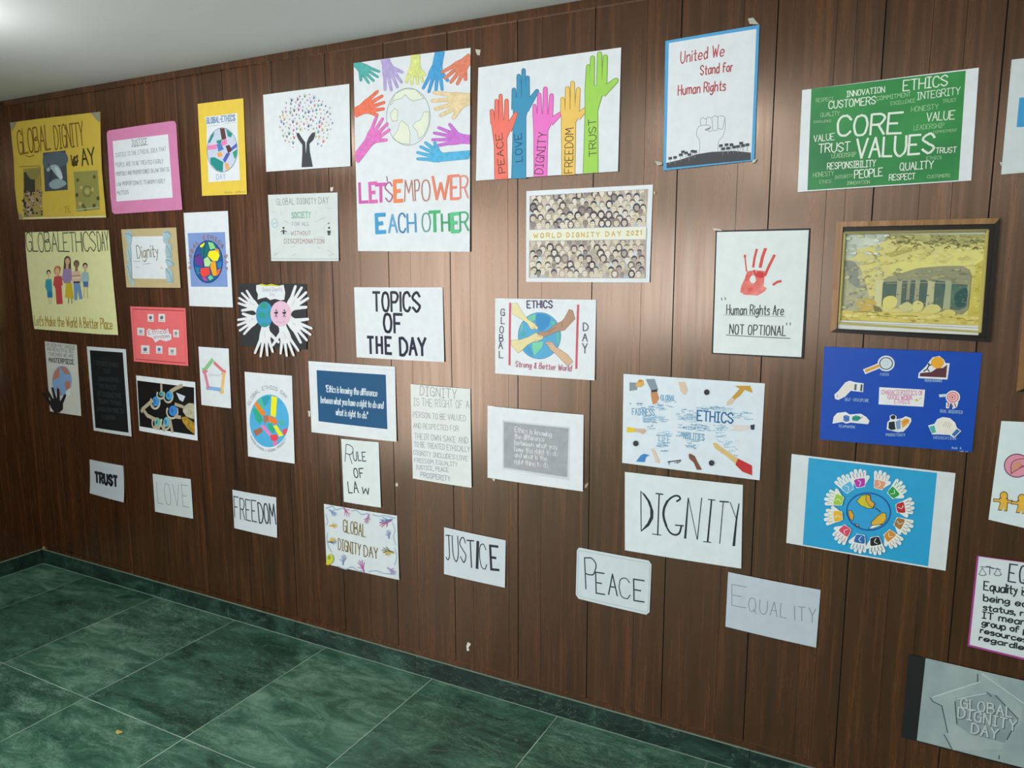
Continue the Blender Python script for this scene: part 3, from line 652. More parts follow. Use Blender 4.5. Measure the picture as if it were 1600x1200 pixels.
A, H = person_drawing(770, 405, 770, 74, 'cfae8e', '3a3430', '9fb9bd', '4a6f9e', label='person in a pale blue shirt and shorts'); A.poly([(752, 600), (802, 598), (803, 655), (756, 655)], '4a70a2'); A.line([(765, 655), (760, 765)], 8, 'cbb394'); A.line([(792, 655), (798, 768)], 8, 'cbb394'); A.done()

# --- small dignity sheet
P = Poster('poster', 'small tan card with white Dignity word sheet between blue torn paper scraps', 'poster',
           [(190, 358.5), (276, 355.4), (284, 449.6), (199.4, 449)], (180, 320, 7.06), 'c6b387', bulge=.004)
A = Art(P, 'pasted_sheet'); A.poly([(178, 352), (560, 345), (600, 818), (205, 812)], PAPER); A.done()
A = Art(P, 'lettering'); A.text('Dignity', 258, 590, 490, 570, 135, 10, '8a836c', gap=2); A.line([(215, 625), (290, 622)], 5, 'b0aa9c'); A.line([(235, 690), (280, 688)], 4, 'b5b0a4'); A.line([(330, 655), (400, 648)], 5, '9a9588'); A.scrawl(415, 715, 550, 710, 34, 4, 'c9a888'); A.line([(315, 560), (318, 680)], 3, 'b0aa9c'); A.line([(420, 690), (430, 820)], 2.5, 'c3c6c8'); A.done()
for lab, pts in (('left', [(110, 310), (180, 285), (195, 350), (185, 440), (150, 460), (135, 400)]), ('left', [(140, 480), (185, 470), (190, 640), (150, 640)]), ('left', [(135, 660), (190, 650), (195, 810), (230, 840), (200, 905), (160, 800)]), ('right', [(540, 295), (590, 290), (625, 330), (600, 410), (545, 415)]), ('right', [(570, 440), (625, 440), (635, 575), (575, 580)]), ('right', [(570, 600), (630, 600), (660, 660), (600, 690), (575, 650)]), ('right', [(570, 700), (640, 730), (655, 850), (590, 850)])):
    A = Art(P, 'paper_scrap'); A.poly(pts, 'a9c3cc', curve=True, amp=.1); x, y = pts[0]; x1, y1 = pts[2]
    A.line([(x + 8, y + 10), ((x + x1) / 2, (y + y1) / 2 - 12), (x1 - 8, y1 - 5)], 7, '6f8f9c', curve=True); A.line(pts[1:4], 5, '7f98a2'); A.done()

# --- tall white sheet with blue print of joined hands
P = Poster('poster', 'tall white sheet with blue print of bright joined hands forming a globe', 'poster',
           [(287.4, 332.7), (356.6, 329.6), (365.6, 480.3), (297.8, 478)], (180, 320, 7.06), PAPER, bulge=.004)
A = Art(P, 'blue_print'); A.poly([(807, 313), (1218, 300), (1253, 905), (848, 903)], '7f9bd4'); A.done()
A = Art(P, 'globe'); ex, ey, rx, ry = 1037, 628, 160, 232
A.disc(ex, ey, rx, ry, '1f5a96', n=36)
for pts, h in (([(935, 420), (1005, 398), (980, 470), (950, 470)], 'f2e41e'), ([(1010, 420), (1055, 480), (1030, 570), (985, 590), (950, 500)], '0f6f7a'), ([(1035, 410), (1090, 420), (1120, 480), (1060, 495)], '8fd88a'), ([(1050, 510), (1140, 500), (1165, 560), (1140, 620), (1090, 620), (1030, 560)], 'f5ea20'), ([(1110, 480), (1150, 490), (1165, 530), (1120, 510)], 'f5a02c'), ([(880, 580), (940, 550), (995, 640), (985, 690), (900, 650)], '6f3a9a'), ([(895, 480), (940, 480), (960, 550), (890, 570)], '3556a8'), ([(990, 600), (1035, 570), (1075, 630), (1050, 680), (1000, 680)], 'b9e6a0'), ([(1075, 625), (1120, 625), (1138, 780), (1090, 785), (1060, 690)], 'f5a81e'), ([(955, 700), (1050, 690), (1060, 770), (990, 800), (950, 760)], 'f0483e'), ([(1140, 720), (1180, 700), (1165, 770), (1130, 785)], 'f06a3c'), ([(1035, 800), (1070, 775), (1100, 810), (1060, 835)], '6fd0a0'), ([(965, 800), (1020, 800), (1040, 840), (1000, 840)], 'b04a9a'), ([(890, 690), (940, 690), (950, 760), (920, 780)], '2f7fb0'), ([(1140, 640), (1190, 620), (1190, 690), (1150, 700)], '2f7fc0')):
    A.poly(inell(pts, .96), h, curve=False)
for pts in ([(1005, 395), (985, 590)], [(1055, 480), (1030, 560), (1075, 630)], [(990, 600), (985, 690)], [(1060, 690), (1090, 785)], [(880, 580), (950, 545)], [(955, 735), (935, 730)], [(960, 760), (940, 765)]): A.line(pts, 6, '17324e')
A.ring(ex, ey, rx, ry, 7, '163f70'); A.done()
A = Art(P, 'lettering')
for i, ch in enumerate('GLOBAL ETHICS DAY'):
    t = R(188 - 196 * i / 16); x, y = ex + 192 * math.cos(t), ey + 20 - 278 * math.sin(t); d = (math.sin(t) * 24, math.cos(t) * 24)
    if ch != ' ': A.text(ch, x - d[0] / 2, y - d[1] / 2 + 6, x + d[0] / 2, y + d[1] / 2 + 6, 40, 7, '4a4a5c'); A.text(ch, x - d[0] / 2, y - d[1] / 2 + 6, x + d[0] / 2, y + d[1] / 2 + 6, 40, 4, 'd98a5c')
A.done()

# --- black square with paper hands
P = Poster('poster', 'black paper square with white cut-out paper hands fanned round two discs', 'poster',
           [(372.5, 443), (479.5, 443.5), (480.5, 546), (378, 540)], (350, 420, 8), '2f3133', bulge=.003)
hd = [(425, 500, 142, 285, 140, 1, 0), (425, 615, 208, 275, 150, -1, 0), (530, 720, 268, 390, 150, 1, 0), (745, 720, 285, 400, 145, -1, 0), (825, 635, 318, 350, 160, 1, 0), (815, 510, 52, 330, 165, -1, 0)]
for x, y, a, L_, W_, th, _ in hd:
    A = Art(P, 'paper_hand', label='white cut-out paper hand'); T = A.hand(x, y, a, L_, W_, 'e6e8ec', th, 25, armw=.75, spread=1.7)
    p, q = T(.18 * L_, -.05 * W_), T(.42 * L_, .02 * W_)
    A.scrawl(*(p + q if p[0] < q[0] else q + p), 30, 3, 'a9abb2'); A.done()
A = Art(P, 'paper_cloud', label='white wavy paper label with yellow upper edge')
A.poly([(412, 205), (480, 192), (540, 205), (600, 190), (690, 210), (755, 200), (775, 300), (765, 385), (720, 395), (650, 375), (590, 390), (540, 355), (480, 368), (430, 385), (435, 320), (412, 270)], 'e2e6ea')
A.poly([(440, 200), (480, 186), (540, 203), (600, 188), (690, 208), (735, 205), (690, 222), (600, 212), (540, 222), (480, 208)], 'd9c92e'); A.text('Global Dignity', 490, 280, 740, 275, 45, 4, 'a48fc0'); A.text('Day', 585, 335, 645, 335, 40, 4, 'b0b4c4'); A.done()
A = Art(P, 'globe'); A.disc(520, 570, 108, 160, '3a98c0', n=30)
for pts in ([(440, 560), (500, 540), (545, 590), (500, 620), (460, 600)], [(460, 450), (520, 420), (560, 470), (500, 500)], [(480, 680), (560, 690), (540, 720), (490, 715)], [(560, 520), (600, 540), (580, 620)]): A.poly(pts, '2f9c88', curve=True)
A.done()
A = Art(P, 'pink_disc'); A.disc(722, 560, 128, 158, 'e8bfd6', n=32)
for x in (665, 767):
    A.disc(x, 518, 9, 10, '2c2a33'); A.poly([(x - 28, 540), (x + 28, 532), (x + 14, 565), (x - 12, 565)], '2c2a33'); A.line([(x - 5, 575), (x - 12, 602)], 9, '2c2a33'); A.line([(x + 4, 575), (x + 12, 602)], 9, '2c2a33')
A.ring(722, 640, 60, 28, 3, 'b58aa4', a0=200, a1=340); A.done()

# --- society for all
P = Poster('poster', 'greyish sheet headed GLOBAL DIGNITY DAY with SOCIETY FOR ALL WITHOUT DISCRIMINATION', 'poster',
           [(419.2, 304.6), (528, 300.8), (530.8, 407.9), (425.4, 407.9)], (410, 290, 9.23), 'd6dcdc', bulge=.004)
A = Art(P, 'lettering')
A.text('GLOBAL', 215, 282, 470, 272, 90, 7, '868a90'); A.text('DIGNITY', 515, 268, 790, 262, 80, 7, '7d8088'); A.text('DAY', 825, 262, 965, 255, 90, 7, '7d8088')
A.text('SOCIETY', 440, 470, 712, 462, 80, 12, '7fb8a0'); A.text('FOR ALL', 442, 580, 690, 575, 50, 6, '8a98a4'); A.text('WITHOUT', 430, 715, 715, 712, 55, 7, 'a08a86'); A.text('DISCRI', 332, 832, 580, 832, 62, 7, 'a08070'); A.text('MINATION', 595, 834, 905, 832, 62, 7, 'b07a6c')
A.done()
A = Art(P, 'doodles')
A.ring(190, 540, 42, 65, 7, '8fb4d0'); A.line([(165, 560), (215, 530)], 9, '8fb4d0')
for x, y in ((320, 610), (975, 610)): A.disc(x, y, 15, 16, '3c4044')
A.line([(280, 665), (320, 645), (365, 665)], 10, '3c4044'); A.poly([(307, 640), (335, 640), (333, 700), (310, 700)], '3c4044'); A.poly([(948, 650), (1000, 650), (992, 715), (960, 718)], '3c4044'); A.disc(970, 545, 14, 12, '85898e'); A.ring(975, 620, 70, 75, 3, 'b4bcc0', a0=100, a1=300)
for a in ([(780, 525), (920, 455)], [(330, 510), (415, 545)], [(185, 1010), (270, 955)], [(185, 985), (215, 960)], [(945, 325), (1015, 330)], [(150, 390), (200, 375)], [(285, 375), (290, 420)], [(790, 360), (790, 405)], [(430, 885), (480, 875)], [(820, 890), (850, 905)], [(950, 930), (1050, 990), (985, 1010)], [(450, 1005), (520, 990)], [(270, 710), (400, 690)], [(820, 735), (910, 745)]): A.line(a, 5, 'b0b6ba')
A.line([(150, 1052), (1100, 1058)], 4, 'a8b0b0'); A.done()

# --- topics of the day
P = Poster('poster', 'white sheet with bold navy TOPICS OF THE DAY lettering', 'poster', [(553.8, 448.8), (692, 449), (695.4, 565.6), (558.8, 558)], (540, 430, 8), PAPER, bulge=.004)
A = Art(P, 'lettering')
A.text('TOP|CS', 360, 440, 938, 450, 230, 30, '2c303c', gap=2.4, jit=.15); A.text('OF', 495, 706, 720, 714, 225, 32, '23273a', gap=2.5, jit=.15)
A.text('THE', 296, 966, 585, 980, 198, 33, '20243a', gap=4.2, jit=.15); A.text('DAY', 700, 990, 1015, 1000, 205, 33, '20243a', gap=2, jit=.15); A.done()

# --- global ethics day, four arms round the earth
P = Poster('poster', 'white sheet with arms joining hands over the earth between two red bars', 'poster', [(774.2, 466), (932, 468.3), (930, 594), (774.9, 583)], (760, 440, 7.06), PAPER, bulge=.005)
A = Art(P, 'globe'); A.disc(595, 595, 235, 255, '5aa9d4', n=44)
ex, ey, rx, ry = 595, 595, 232, 252
for pts, h in (([(560, 345), (660, 345), (720, 400), (700, 480), (640, 540), (580, 540), (550, 430)], '3d8fc8'), ([(470, 385), (545, 345), (550, 420), (500, 440), (465, 420)], '78c8a8'), ([(380, 450), (410, 440), (405, 520), (370, 570)], '78c8a8'), ([(390, 560), (430, 550), (440, 590), (400, 600)], '4fae9a'), ([(520, 670), (640, 660), (620, 730), (560, 790), (540, 820), (515, 720)], '7fd0a8'), ([(720, 430), (760, 440), (770, 470), (730, 480)], '62bca4'), ([(780, 560), (825, 560), (820, 650), (790, 690)], '62bca4'), ([(420, 740), (470, 690), (530, 800), (500, 820)], '4a9ed0')):
    A.poly(inell(pts, .98), h)
A.ring(595, 595, 235, 255, 5, '4f7f98', n=44); A.done()
def arm(lab, pts, h, o, extra=()):
    A = Art(P, 'drawn_arm', label=lab); A.poly(pts, h); A.line(pts, 3.5, o, closed=True)
    for e in extra: A.line(e, 4, o, curve=True)
    A.done()
arm('pale arm from the upper left', [(288, 240), (345, 235), (400, 330), (470, 420), (540, 460), (580, 505), (565, 530), (520, 500), (540, 525), (500, 520), (460, 455), (380, 405), (290, 352)], 'e8dcaa', 'b5a878', [[(545, 470), (565, 495)], [(530, 485), (555, 515)]])
arm('brown arm from the upper right', [(985, 410), (960, 320), (920, 305), (870, 400), (840, 435), (770, 470), (680, 545), (600, 555), (575, 580), (620, 600), (660, 605), (720, 580), (800, 545), (870, 535)], 'b48e76', '7d5c4c', [[(690, 560), (780, 500)], [(840, 440), (850, 500)]])
arm('pale arm from the lower left', [(285, 645), (380, 640), (470, 610), (560, 560), (590, 590), (640, 600), (630, 630), (580, 655), (530, 660), (460, 700), (400, 760), (360, 785), (285, 700)], 'e6d8a4', 'a89868', [[(565, 600), (620, 610)], [(540, 640), (600, 640)]])
arm('tan arm from the lower right', [(905, 930), (965, 880), (900, 800), (780, 720), (740, 670), (690, 655), (660, 680), (690, 700), (720, 750), (770, 790), (830, 850)], 'd8b494', '9a7a60', [[(670, 690), (700, 690)], [(690, 665), (715, 690)]])
for p in ([(268, 240), (265, 912)], [(1017, 262), (1000, 952)]): A = Art(P, 'red_bar'); A.line(p, 22, 'd8566a'); A.done()
A = Art(P, 'lettering')
A.text('ETHICS'.replace('I', '|'), 458, 290, 735, 288, 78, 12, '4f3f68')
for ch, x, y in (('G', 165, 372), ('L', 170, 462), ('O', 155, 562), ('B', 152, 655), ('A', 145, 738), ('L', 152, 838)): A.text(ch, x, y, x + 42, y + 2, 72, 8, '4c4560')
for ch, x, y in (('D', 1075, 540), ('A', 1068, 655), ('Y', 1068, 785)): A.text(ch, x, y, x + 52, y + 2, 82 if ch != 'Y' else 105, 9, '4c4560')
A.text('Strong & Better World', 330, 935, 945, 985, 62, 7, 'c2647c', slant=.1); A.done()

# --- world dignity day crowd
P = Poster('poster', 'white sheet with orange WORLD DIGNITY DAY 2021 between two crowds of drawn faces', 'poster', [(823, 298.7), (1020.6, 288.5), (1015.7, 441.2), (823.2, 440.3)], (810, 280, 7.06), 'e4e8ee', bulge=.005)
for q in ([(128, 185), (1437, 108), (1415, 520), (128, 560)], [(128, 682), (1415, 668), (1408, 1092), (125, 1085)]):
    A = Art(P, 'crowd_drawing'); A.poly(q, 'b5a79e'); b0 = A.P.layer
    for r in range(7):
        n = 15
        for i in range(n):
            u = (i + .5 + (.35 if r % 2 else -.1) + random.uniform(-.12, .12)) / (n + .3); v = .05 + r * .148 + random.uniform(-.025, .025)
            u = min(.968, max(.032, u)); x, y = mix(q, u, min(v, .88)); L = b0 + 1 + r * 4; s_ = random.uniform(.9, 1.1)
            top, bot, le, ri = mix(q, u, 0)[1] + 4, mix(q, u, 1)[1] - 4, mix(q, 0, v)[0] + 3, mix(q, 1, v)[0] - 3
            cl_ = lambda pts: [(min(max(a, le), ri), min(max(b, top), bot)) for a, b in pts]
            el = lambda cx, cy, rx, ry, n=14: cl_([(cx + rx * math.cos(t * 2 * math.pi / n), cy + ry * math.sin(t * 2 * math.pi / n)) for t in range(n)])
            hair = random.choice(['4f4a4b', '625c62', 'aea694', '746b66', '57505f', 'c3b89c', '8d8078', '4a474b', 'b9ad98', '3c3a3e'])
            skin = random.choice(['e8dfd3', 'e2d6c8', 'dacbbc', 'b7aaa2', 'eae0d6', '9a8e8a', 'e6dcc8', 'ddd0bc'])
            sh = random.choice(['d5cbbd', 'cdbab2', 'b3bec8', 'dccfae', 'cfb0aa', 'bdb8b0', 'ccd6dc', 'a9a098', 'c9c0a8'])
            A.poly(cl_([(x - 52, y + 80), (x - 36, y + 50), (x - 12, y + 40), (x + 12, y + 40), (x + 36, y + 50), (x + 52, y + 80), (x + 50, y + 112), (x - 50, y + 112)]), sh, L)
            A.poly(cl_([(x - 11, y + 25), (x + 11, y + 25), (x + 12, y + 48), (x - 12, y + 48)]), skin, L)
            m = random.random()
            if m < .35: A.poly(el(x, y + 6, 42 * s_, 54 * s_), hair, L + 1)
            elif m < .9: A.poly(el(x, y - 12, 32 * s_, 34 * s_), hair, L + 1)
            A.poly(el(x, y + 4, 25 * s_, 35 * s_), skin, L + 2)
            A.poly(cl_([(x - 26, y - 10), (x - 20, y - 32), (x + 2, y - 40), (x + 22, y - 30), (x + 27, y - 8), (x + 10, y - 22), (x - 12, y - 20)]), hair, L + 2.8)
            if y + 24 < bot and y - 10 > top:
                for e in (-10, 10): A.line([(x + e - 5, y), (x + e + 5, y)], 4, '6a5f5c', L + 3)
                A.line([(x - 7, y + 21), (x + 7, y + 21)], 3, 'a07f78', L + 3)
    A.P.layer = b0 + 32; tag(A.done(), kind='stuff')
A = Art(P, 'title_strip'); A.poly([(120, 568), (1420, 532), (1416, 662), (120, 678)], 'e9ead8')
for t, a in (('WORLD', (180, 648, 485, 642)), ('DIGNITY', (545, 641, 905, 634)), ('DAY', (975, 630, 1140, 624)), ('2021', (1205, 620, 1365, 614))): A.text(t, *a, 48, 11, 'd9b460', gap=5, jit=.1)
A.done()
P.tapes([(1495, 135), (1520, 150), (1505, 172)], h='d9c9b0')

# --- human rights are not optional
P = Poster('poster', 'black-edged sheet with red handprint and quote HUMAN RIGHTS ARE NOT OPTIONAL', 'poster', [(1118.6, 360.4), (1266.6, 356.6), (1255.8, 560.6), (1112.4, 552.6)], (1100, 340, 5.217), '2a2c2e', bulge=.004)
A = Art(P, 'white_sheet'); A.poly([(107, 118), (855, 102), (795, 1136), (78, 1100)], 'e1e8e8'); A.done()
A = Art(P, 'handprint', label='red painted handprint')
A.poly([(355, 438), (420, 428), (500, 435), (495, 500), (490, 560), (515, 575), (500, 600), (440, 635), (330, 628), (297, 605), (310, 550), (335, 500)], 'dd4f48', scale=38, h2='ee958e')
A.poly([(395, 470), (418, 480), (425, 520), (395, 535), (375, 505)], 'e1e8e8', curve=True); A.poly([(440, 440), (490, 450), (485, 490), (430, 480)], 'd43f3a', curve=True); A.line([(410, 430), (425, 470)], 10, 'b83a34')
for pts, w in (([(350, 435), (342, 370), (336, 310)], 11), ([(405, 400), (415, 330), (432, 262)], 19), ([(462, 400), (480, 320), (502, 258)], 25), ([(500, 470), (535, 390), (575, 310)], 22), ([(570, 545), (600, 525), (628, 518)], 20)): A.line(pts, w, 'd9544e')
A.disc(337, 315, 10, 14, 'd9544e'); A.done()
A = Art(P, 'lettering')
A.text('Human Rights Are', 188, 785, 650, 795, 78, 7, '31363a'); A.text('"', 152, 715, 182, 712, 60, 6, '31363a'); A.line([(163, 792), (665, 806)], 3, '6a6f72')
A.text('NOT OPTIONAL'.replace('I', '|'), 212, 945, 668, 962, 78, 7, '262b30'); A.text('"', 675, 915, 705, 915, 60, 6, '31363a'); A.line([(185, 956), (440, 970), (705, 983)], 5, '35393c'); A.done()
P.tapes([(70, 85), (140, 95), (150, 110), (85, 105)], h='bfb5a5')

# --- framed print of a rock-cut temple (wooden surround, dark moulding, gold bead)
def framed(name, label, outer, depth=.022):
    q = [unproject(*p, WY - depth) for p in outer]
    cx = sum(p.x for p in q) / 4; zb = min(p.y for p in q); loc = Vector((cx, WY, zb))
    root = bpy.data.objects.new(name, None); C.objects.link(root); root.location = loc; tag(root, label, 'picture')
    def bar(nm, pts, y0, y1, m, label=None, bev=0.):
        """a prism over four wall points, from y0 to y1 in front of the wall"""
        bm = bmesh.new(); A_ = [bm.verts.new((p[0] - loc.x, -y0, p[1] - loc.z)) for p in pts]; B_ = [bm.verts.new((p[0] - loc.x, -y1, p[1] - loc.z)) for p in pts]
        n = len(pts); bm.faces.new(A_); bm.faces.new(B_[::-1])
        for i in range(n): bm.faces.new((A_[i], A_[(i + 1) % n], B_[(i + 1) % n], B_[i]))
        bmesh.ops.recalc_face_normals(bm, faces=bm.faces[:])
        if bev: bmesh.ops.bevel(bm, geom=bm.edges[:], offset=bev, segments=2, affect='EDGES')
        o = link(nm, bm, [m], root)
        if label: o['label'] = label
        return o
    return root, q, bar, loc
def inset(q, l, t, r, b):
    """q = TL TR BR BL wall points moved inwards"""
    return [Vector((q[0].x + l, q[0].y - t)), Vector((q[1].x - r, q[1].y - t)), Vector((q[2].x - r, q[2].y + b)), Vector((q[3].x + l, q[3].y + b))]
def ring_bars(bar, nm, o, i, y0, y1, mats, labels=(None,) * 4, bev=.0008):
    for k in range(4): bar(nm, [o[k], o[(k + 1) % 4], i[(k + 1) % 4], i[k]], y0, y1, mats[k], labels[k], bev)
FW = wood_mat('frame_wood', 'Z'); FW.node_tree.nodes['Color Ramp' if 'Color Ramp' in FW.node_tree.nodes else 'ColorRamp'].color_ramp.elements[0].color = lin('5a3d20')
for e, c in zip(FW.node_tree.nodes['Color Ramp' if 'Color Ramp' in FW.node_tree.nodes else 'ColorRamp'].color_ramp.elements, ('5c3f22', '8a6238', 'a97c4a')): e.color = lin(c)
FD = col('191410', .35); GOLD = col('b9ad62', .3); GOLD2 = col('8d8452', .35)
OUT = [(1307.5, 346.5), (1563, 340.5), (1547.5, 535), (1297, 519)]
root, q, bar, loc = framed('picture_frame', 'wooden framed yellowish print of a rock-cut pillared cave temple', OUT, .02)
i1 = inset(q, .019, .016, .012, .012)
ring_bars(bar, 'frame_bar', q, i1, .001, .021, [FW, FD, FD, FW], ('brown wooden bar', 'dark bar', 'dark bar', 'brown wooden bar'))  # right and bottom bars dark: their shade is put into the colour
bar('backing', inset(q, .002, .002, .002, .002), .0005, .004, FD)
i2 = inset(i1, .001, .014, .012, .014); i3 = inset(i2, .008, .009, .009, .006)
ring_bars(bar, 'moulding', i1, i2, .004, .012, [FD] * 4, bev=.0005)
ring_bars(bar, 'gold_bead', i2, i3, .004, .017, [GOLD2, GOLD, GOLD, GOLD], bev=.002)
class Flat(Poster):
    def __init__(s, root, loc, q, K, off):
        s.K, s.q, s.root, s.loc, s.off, s.bulge, s.lift, s.layer = K, q, root, loc, off, 0, 0, 0
        s.x0, s.x1, s.z0, s.z1 = min(p.x for p in q), max(p.x for p in q), min(p.y for p in q), max(p.y for p in q)
P = Flat(root, loc, i3, (1280, 330, 5.333), .006)
a = Art(P, 'print'); a.fill(i3, 'd3d8d0', 0)
Z = lambda u, v: mix([(212, 192), (1420, 185), (1335, 1035), (150, 980)], u, v)
def zp(pts, h, **k): a.poly([Z(u, v) for u, v in pts], h, **k)
zp([(0.005, 0.005), (.995, 0.005), (.995, .925), (0.005, .925)], 'd2cb8b', scale=14, h2='ddd27c')
zp([(.005, .005), (.30, .005), (.26, .1), (.18, .13), (.1, .16), (.09, .24), (.005, .27)], 'd6dccb', scale=20, h2='b6c0b0')
zp([(.005, .27), (.1, .28), (.16, .45), (.2, .62), (.23, .8), (.005, .8)], 'a9a98c', scale=16, h2='bdb894')
zp([(.02, .29), (.09, .3), (.12, .42), (.13, .56), (.06, .5), (.04, .4)], '8f9286', curve=True)
zp([(.3, .005), (.995, .005), (.995, .1), (.9, .09), (.8, .14), (.7, .08), (.6, .12), (.5, .06), (.4, .1)], '9a9660', scale=40, h2='bdb878')
for i in range(60):
    u = random.uniform(.32, .99); v = random.uniform(.02, .15); x, y = Z(u, v); a.line([(x - 14, y + 8), (x, y - 6), (x + 16, y + 6)], 7, random.choice(['6d6c40', '85834f', 'b9b272', '5c5b38']))
zp([(.3, .2), (.5, .13), (.52, .15), (.33, .24)], 'b5a860'); zp([(.33, .33), (.5, .24), (.98, .15), (.98, .3), (.6, .36), (.36, .44)], 'dcd580', curve=False)
zp([(.28, .47), (.38, .42), (.52, .35), (.68, .325), (.82, .32), (.88, .36), (.9, .42), (.9, .74), (.86, .8), (.72, .78), (.6, .74), (.35, .76), (.30, .7)], '87876c', scale=18, h2='a29f7c')
zp([(.29, .5), (.6, .46), (.88, .5), (.89, .72), (.84, .76), (.6, .73), (.3, .72)], '5f6f60', scale=18, h2='4c625c')
zp([(.7, .5), (.88, .52), (.88, .74), (.72, .73)], '426058', scale=20, h2='5a7a66'); zp([(.8, .6), (.88, .54), (.88, .7), (.82, .72)], '2f5550', curve=True)
for y_ in (.42, .46, .49): a.line([Z(.32, y_ + .02), Z(.6, y_), Z(.89, y_ + .01)], 6, '9c9c7c')
for u, w_, h in ((.27, .055, 'd2cd9c'), (.41, .04, 'aba98a'), (.475, .025, '989a80'), (.535, .035, 'a3a283'), (.63, .055, 'bdb990'), (.75, .05, 'a4ab88')):
    zp([(u - w_ / 2, .47), (u + w_ / 2, .47), (u + w_ * .42, .52), (u + w_ * .5, .75), (u - w_ * .5, .75), (u - w_ * .42, .52)], h, scale=30)
zp([(.93, .3), (.98, .25), (.985, .88), (.9, .82), (.91, .6)], 'd3c96c', scale=25, h2='bfae48')
for u, v, r1, r2, h in ((.19, .735, .075, .07, 'c9ac55'), (.355, .7, .05, .075, 'd9cf7c'), (.47, .745, .05, .05, 'ccc48a'), (.55, .735, .04, .06, 'd6ce84'), (.66, .755, .05, .05, 'd2c87a'), (.77, .79, .05, .035, 'd0c673')):
    pts = [(u + r1 * math.cos(t) * random.uniform(.88, 1.05), v + r2 * math.sin(t) * random.uniform(.85, 1.05)) for t in [k * math.pi / 6 for k in range(12)]]; zp(pts, h, curve=True, scale=30)
zp([(.24, .74), (.28, .76), (.3, .8), (.26, .81)], '77774f', curve=True)
zp([(.005, .8), (.2, .805), (.5, .8), (.8, .81), (.985, .82), (.985, .905), (.005, .9)], 'cdbd6a', scale=22, h2='dccb6c')
for u0, v0, u1 in ((.1, .815, .28), (.2, .85, .36), (.4, .84, .6), (.03, .87, .1), (.5, .87, .62), (.9, .86, .97)): a.line([Z(u0, v0), Z((u0 + u1) / 2, v0 - .008), Z(u1, v0)], 7, '97823a')
def dabs(n, u0, u1, v0, v1, cols, w0, w1):
    l0 = a.nl(None); P.layer += 3
    for i in range(n):
        u, v = random.uniform(u0, u1), random.uniform(v0, v1); x, y = Z(u, v); r1 = random.uniform(w0, w1)
        a.poly([(x - r1, y), (x - r1 * .3, y - r1 * .45), (x + r1 * .7, y - r1 * .3), (x + r1, y + r1 * .1), (x, y + r1 * .4)], random.choice(cols), l0 + random.random() * 2, curve=True)
dabs(70, .3, .97, .12, .3, ['d6cd86', 'cfc67a', 'ddd58c', 'c6bb70'], 10, 34)
dabs(34, .12, .28, .2, .6, ['cfc88c', 'c8c28c', 'd6cf92', 'beb88c'], 12, 34)
dabs(26, .02, .3, .02, .24, ['c9d0be', 'dbe0d0', 'b3bdb0', 'c3c49a'], 12, 36)
dabs(34, .02, .22, .32, .78, ['b3b094', 'a3a48c', 'c2bd9a', '96988a'], 8, 26)
dabs(40, .34, .88, .36, .48, ['98966f', '858668', 'aaa67c', '7c7f66'], 8, 26)
dabs(60, .03, .97, .82, .9, ['bfae58', 'd9cb78', 'a8924a', 'cdb75c', 'e2d58a'], 10, 36)
dabs(50, .3, .99, .02, .11, ['8d8c54', 'a9a568', '77784a', 'c2bb7c'], 8, 22)
dabs(30, .91, .985, .3, .86, ['cdbf5c', 'dbd07a', 'b9a548'], 8, 20)
dabs(36, .36, .88, .52, .72, ['6f7d6c', '5a6c60', '84896c', '4c635a'], 5, 13)
zp([(.005, .905), (.99, .905), (.99, .995), (.005, .995)], 'd7dbd6'); a.line([Z(.01, .925), Z(.985, .925)], 4, '8c8f88'); a.line([Z(.01, .955), Z(.985, .955)], 3, 'b0b4ae')
a.done()
# --- second framed picture, cut by the right edge of the photo
OUT2 = [(1610, 360), (1870, 352), (1862, 628), (1588.5, 612)]
root, q, bar, loc = framed('picture_frame', 'framed picture at the right edge above the sheet with joined yellow figures', OUT2, .02)
i1 = inset(q, .019, .016, .012, .012)
ring_bars(bar, 'frame_bar', q, i1, .001, .021, [FW, FD, FD, FW], ('brown wooden bar', 'dark bar', 'dark bar', 'brown wooden bar'))  # bars coloured like the first frame's, with the shade painted in
bar('picture', inset(q, .01, .01, .01, .01), .0005, .006, FD)

# --- blue characteristics poster
P = Poster('poster', 'deep blue poster with white cut-out icons round a pink lettered label', 'poster', [(1288, 541.4), (1534.6, 551), (1518.5, 705.9), (1280.9, 685.8)], (1270, 530, 5.714), '0047b2', bulge=.004, rough=.4)
def icon(lab): return Art(P, 'icon', label=lab)
A = icon('magnifying glass cut-out'); A.line([(475, 283), (600, 232)], 48, 'e3e6ea'); A.disc(655, 215, 76, 70, 'e3e6ea', n=28); A.line([(478, 280), (585, 238)], 26, 'e0a13c'); A.disc(655, 215, 62, 57, '3f5a6c', n=28); A.disc(655, 215, 52, 48, 'd3dde2', n=28); A.ring(650, 212, 24, 22, 4, 'b3c3cb'); A.done()
A = icon('climber pushing a yellow ball up a slope'); A.poly([(940, 345), (945, 300), (1010, 240), (1040, 195), (1070, 160), (1130, 148), (1170, 180), (1185, 212), (1222, 212), (1202, 358)], 'e3e6ea'); A.poly([(955, 330), (958, 300), (1060, 290), (1110, 255), (1160, 255), (1200, 225), (1190, 340)], '5a2f38'); A.disc(1113, 207, 58, 52, 'eaa92c', n=26); A.disc(1035, 220, 9, 9, '24323c'); A.line([(1058, 225), (1035, 235), (1020, 265), (990, 285)], 11, '24323c'); A.line([(1022, 262), (1040, 285)], 9, '24323c'); A.done()
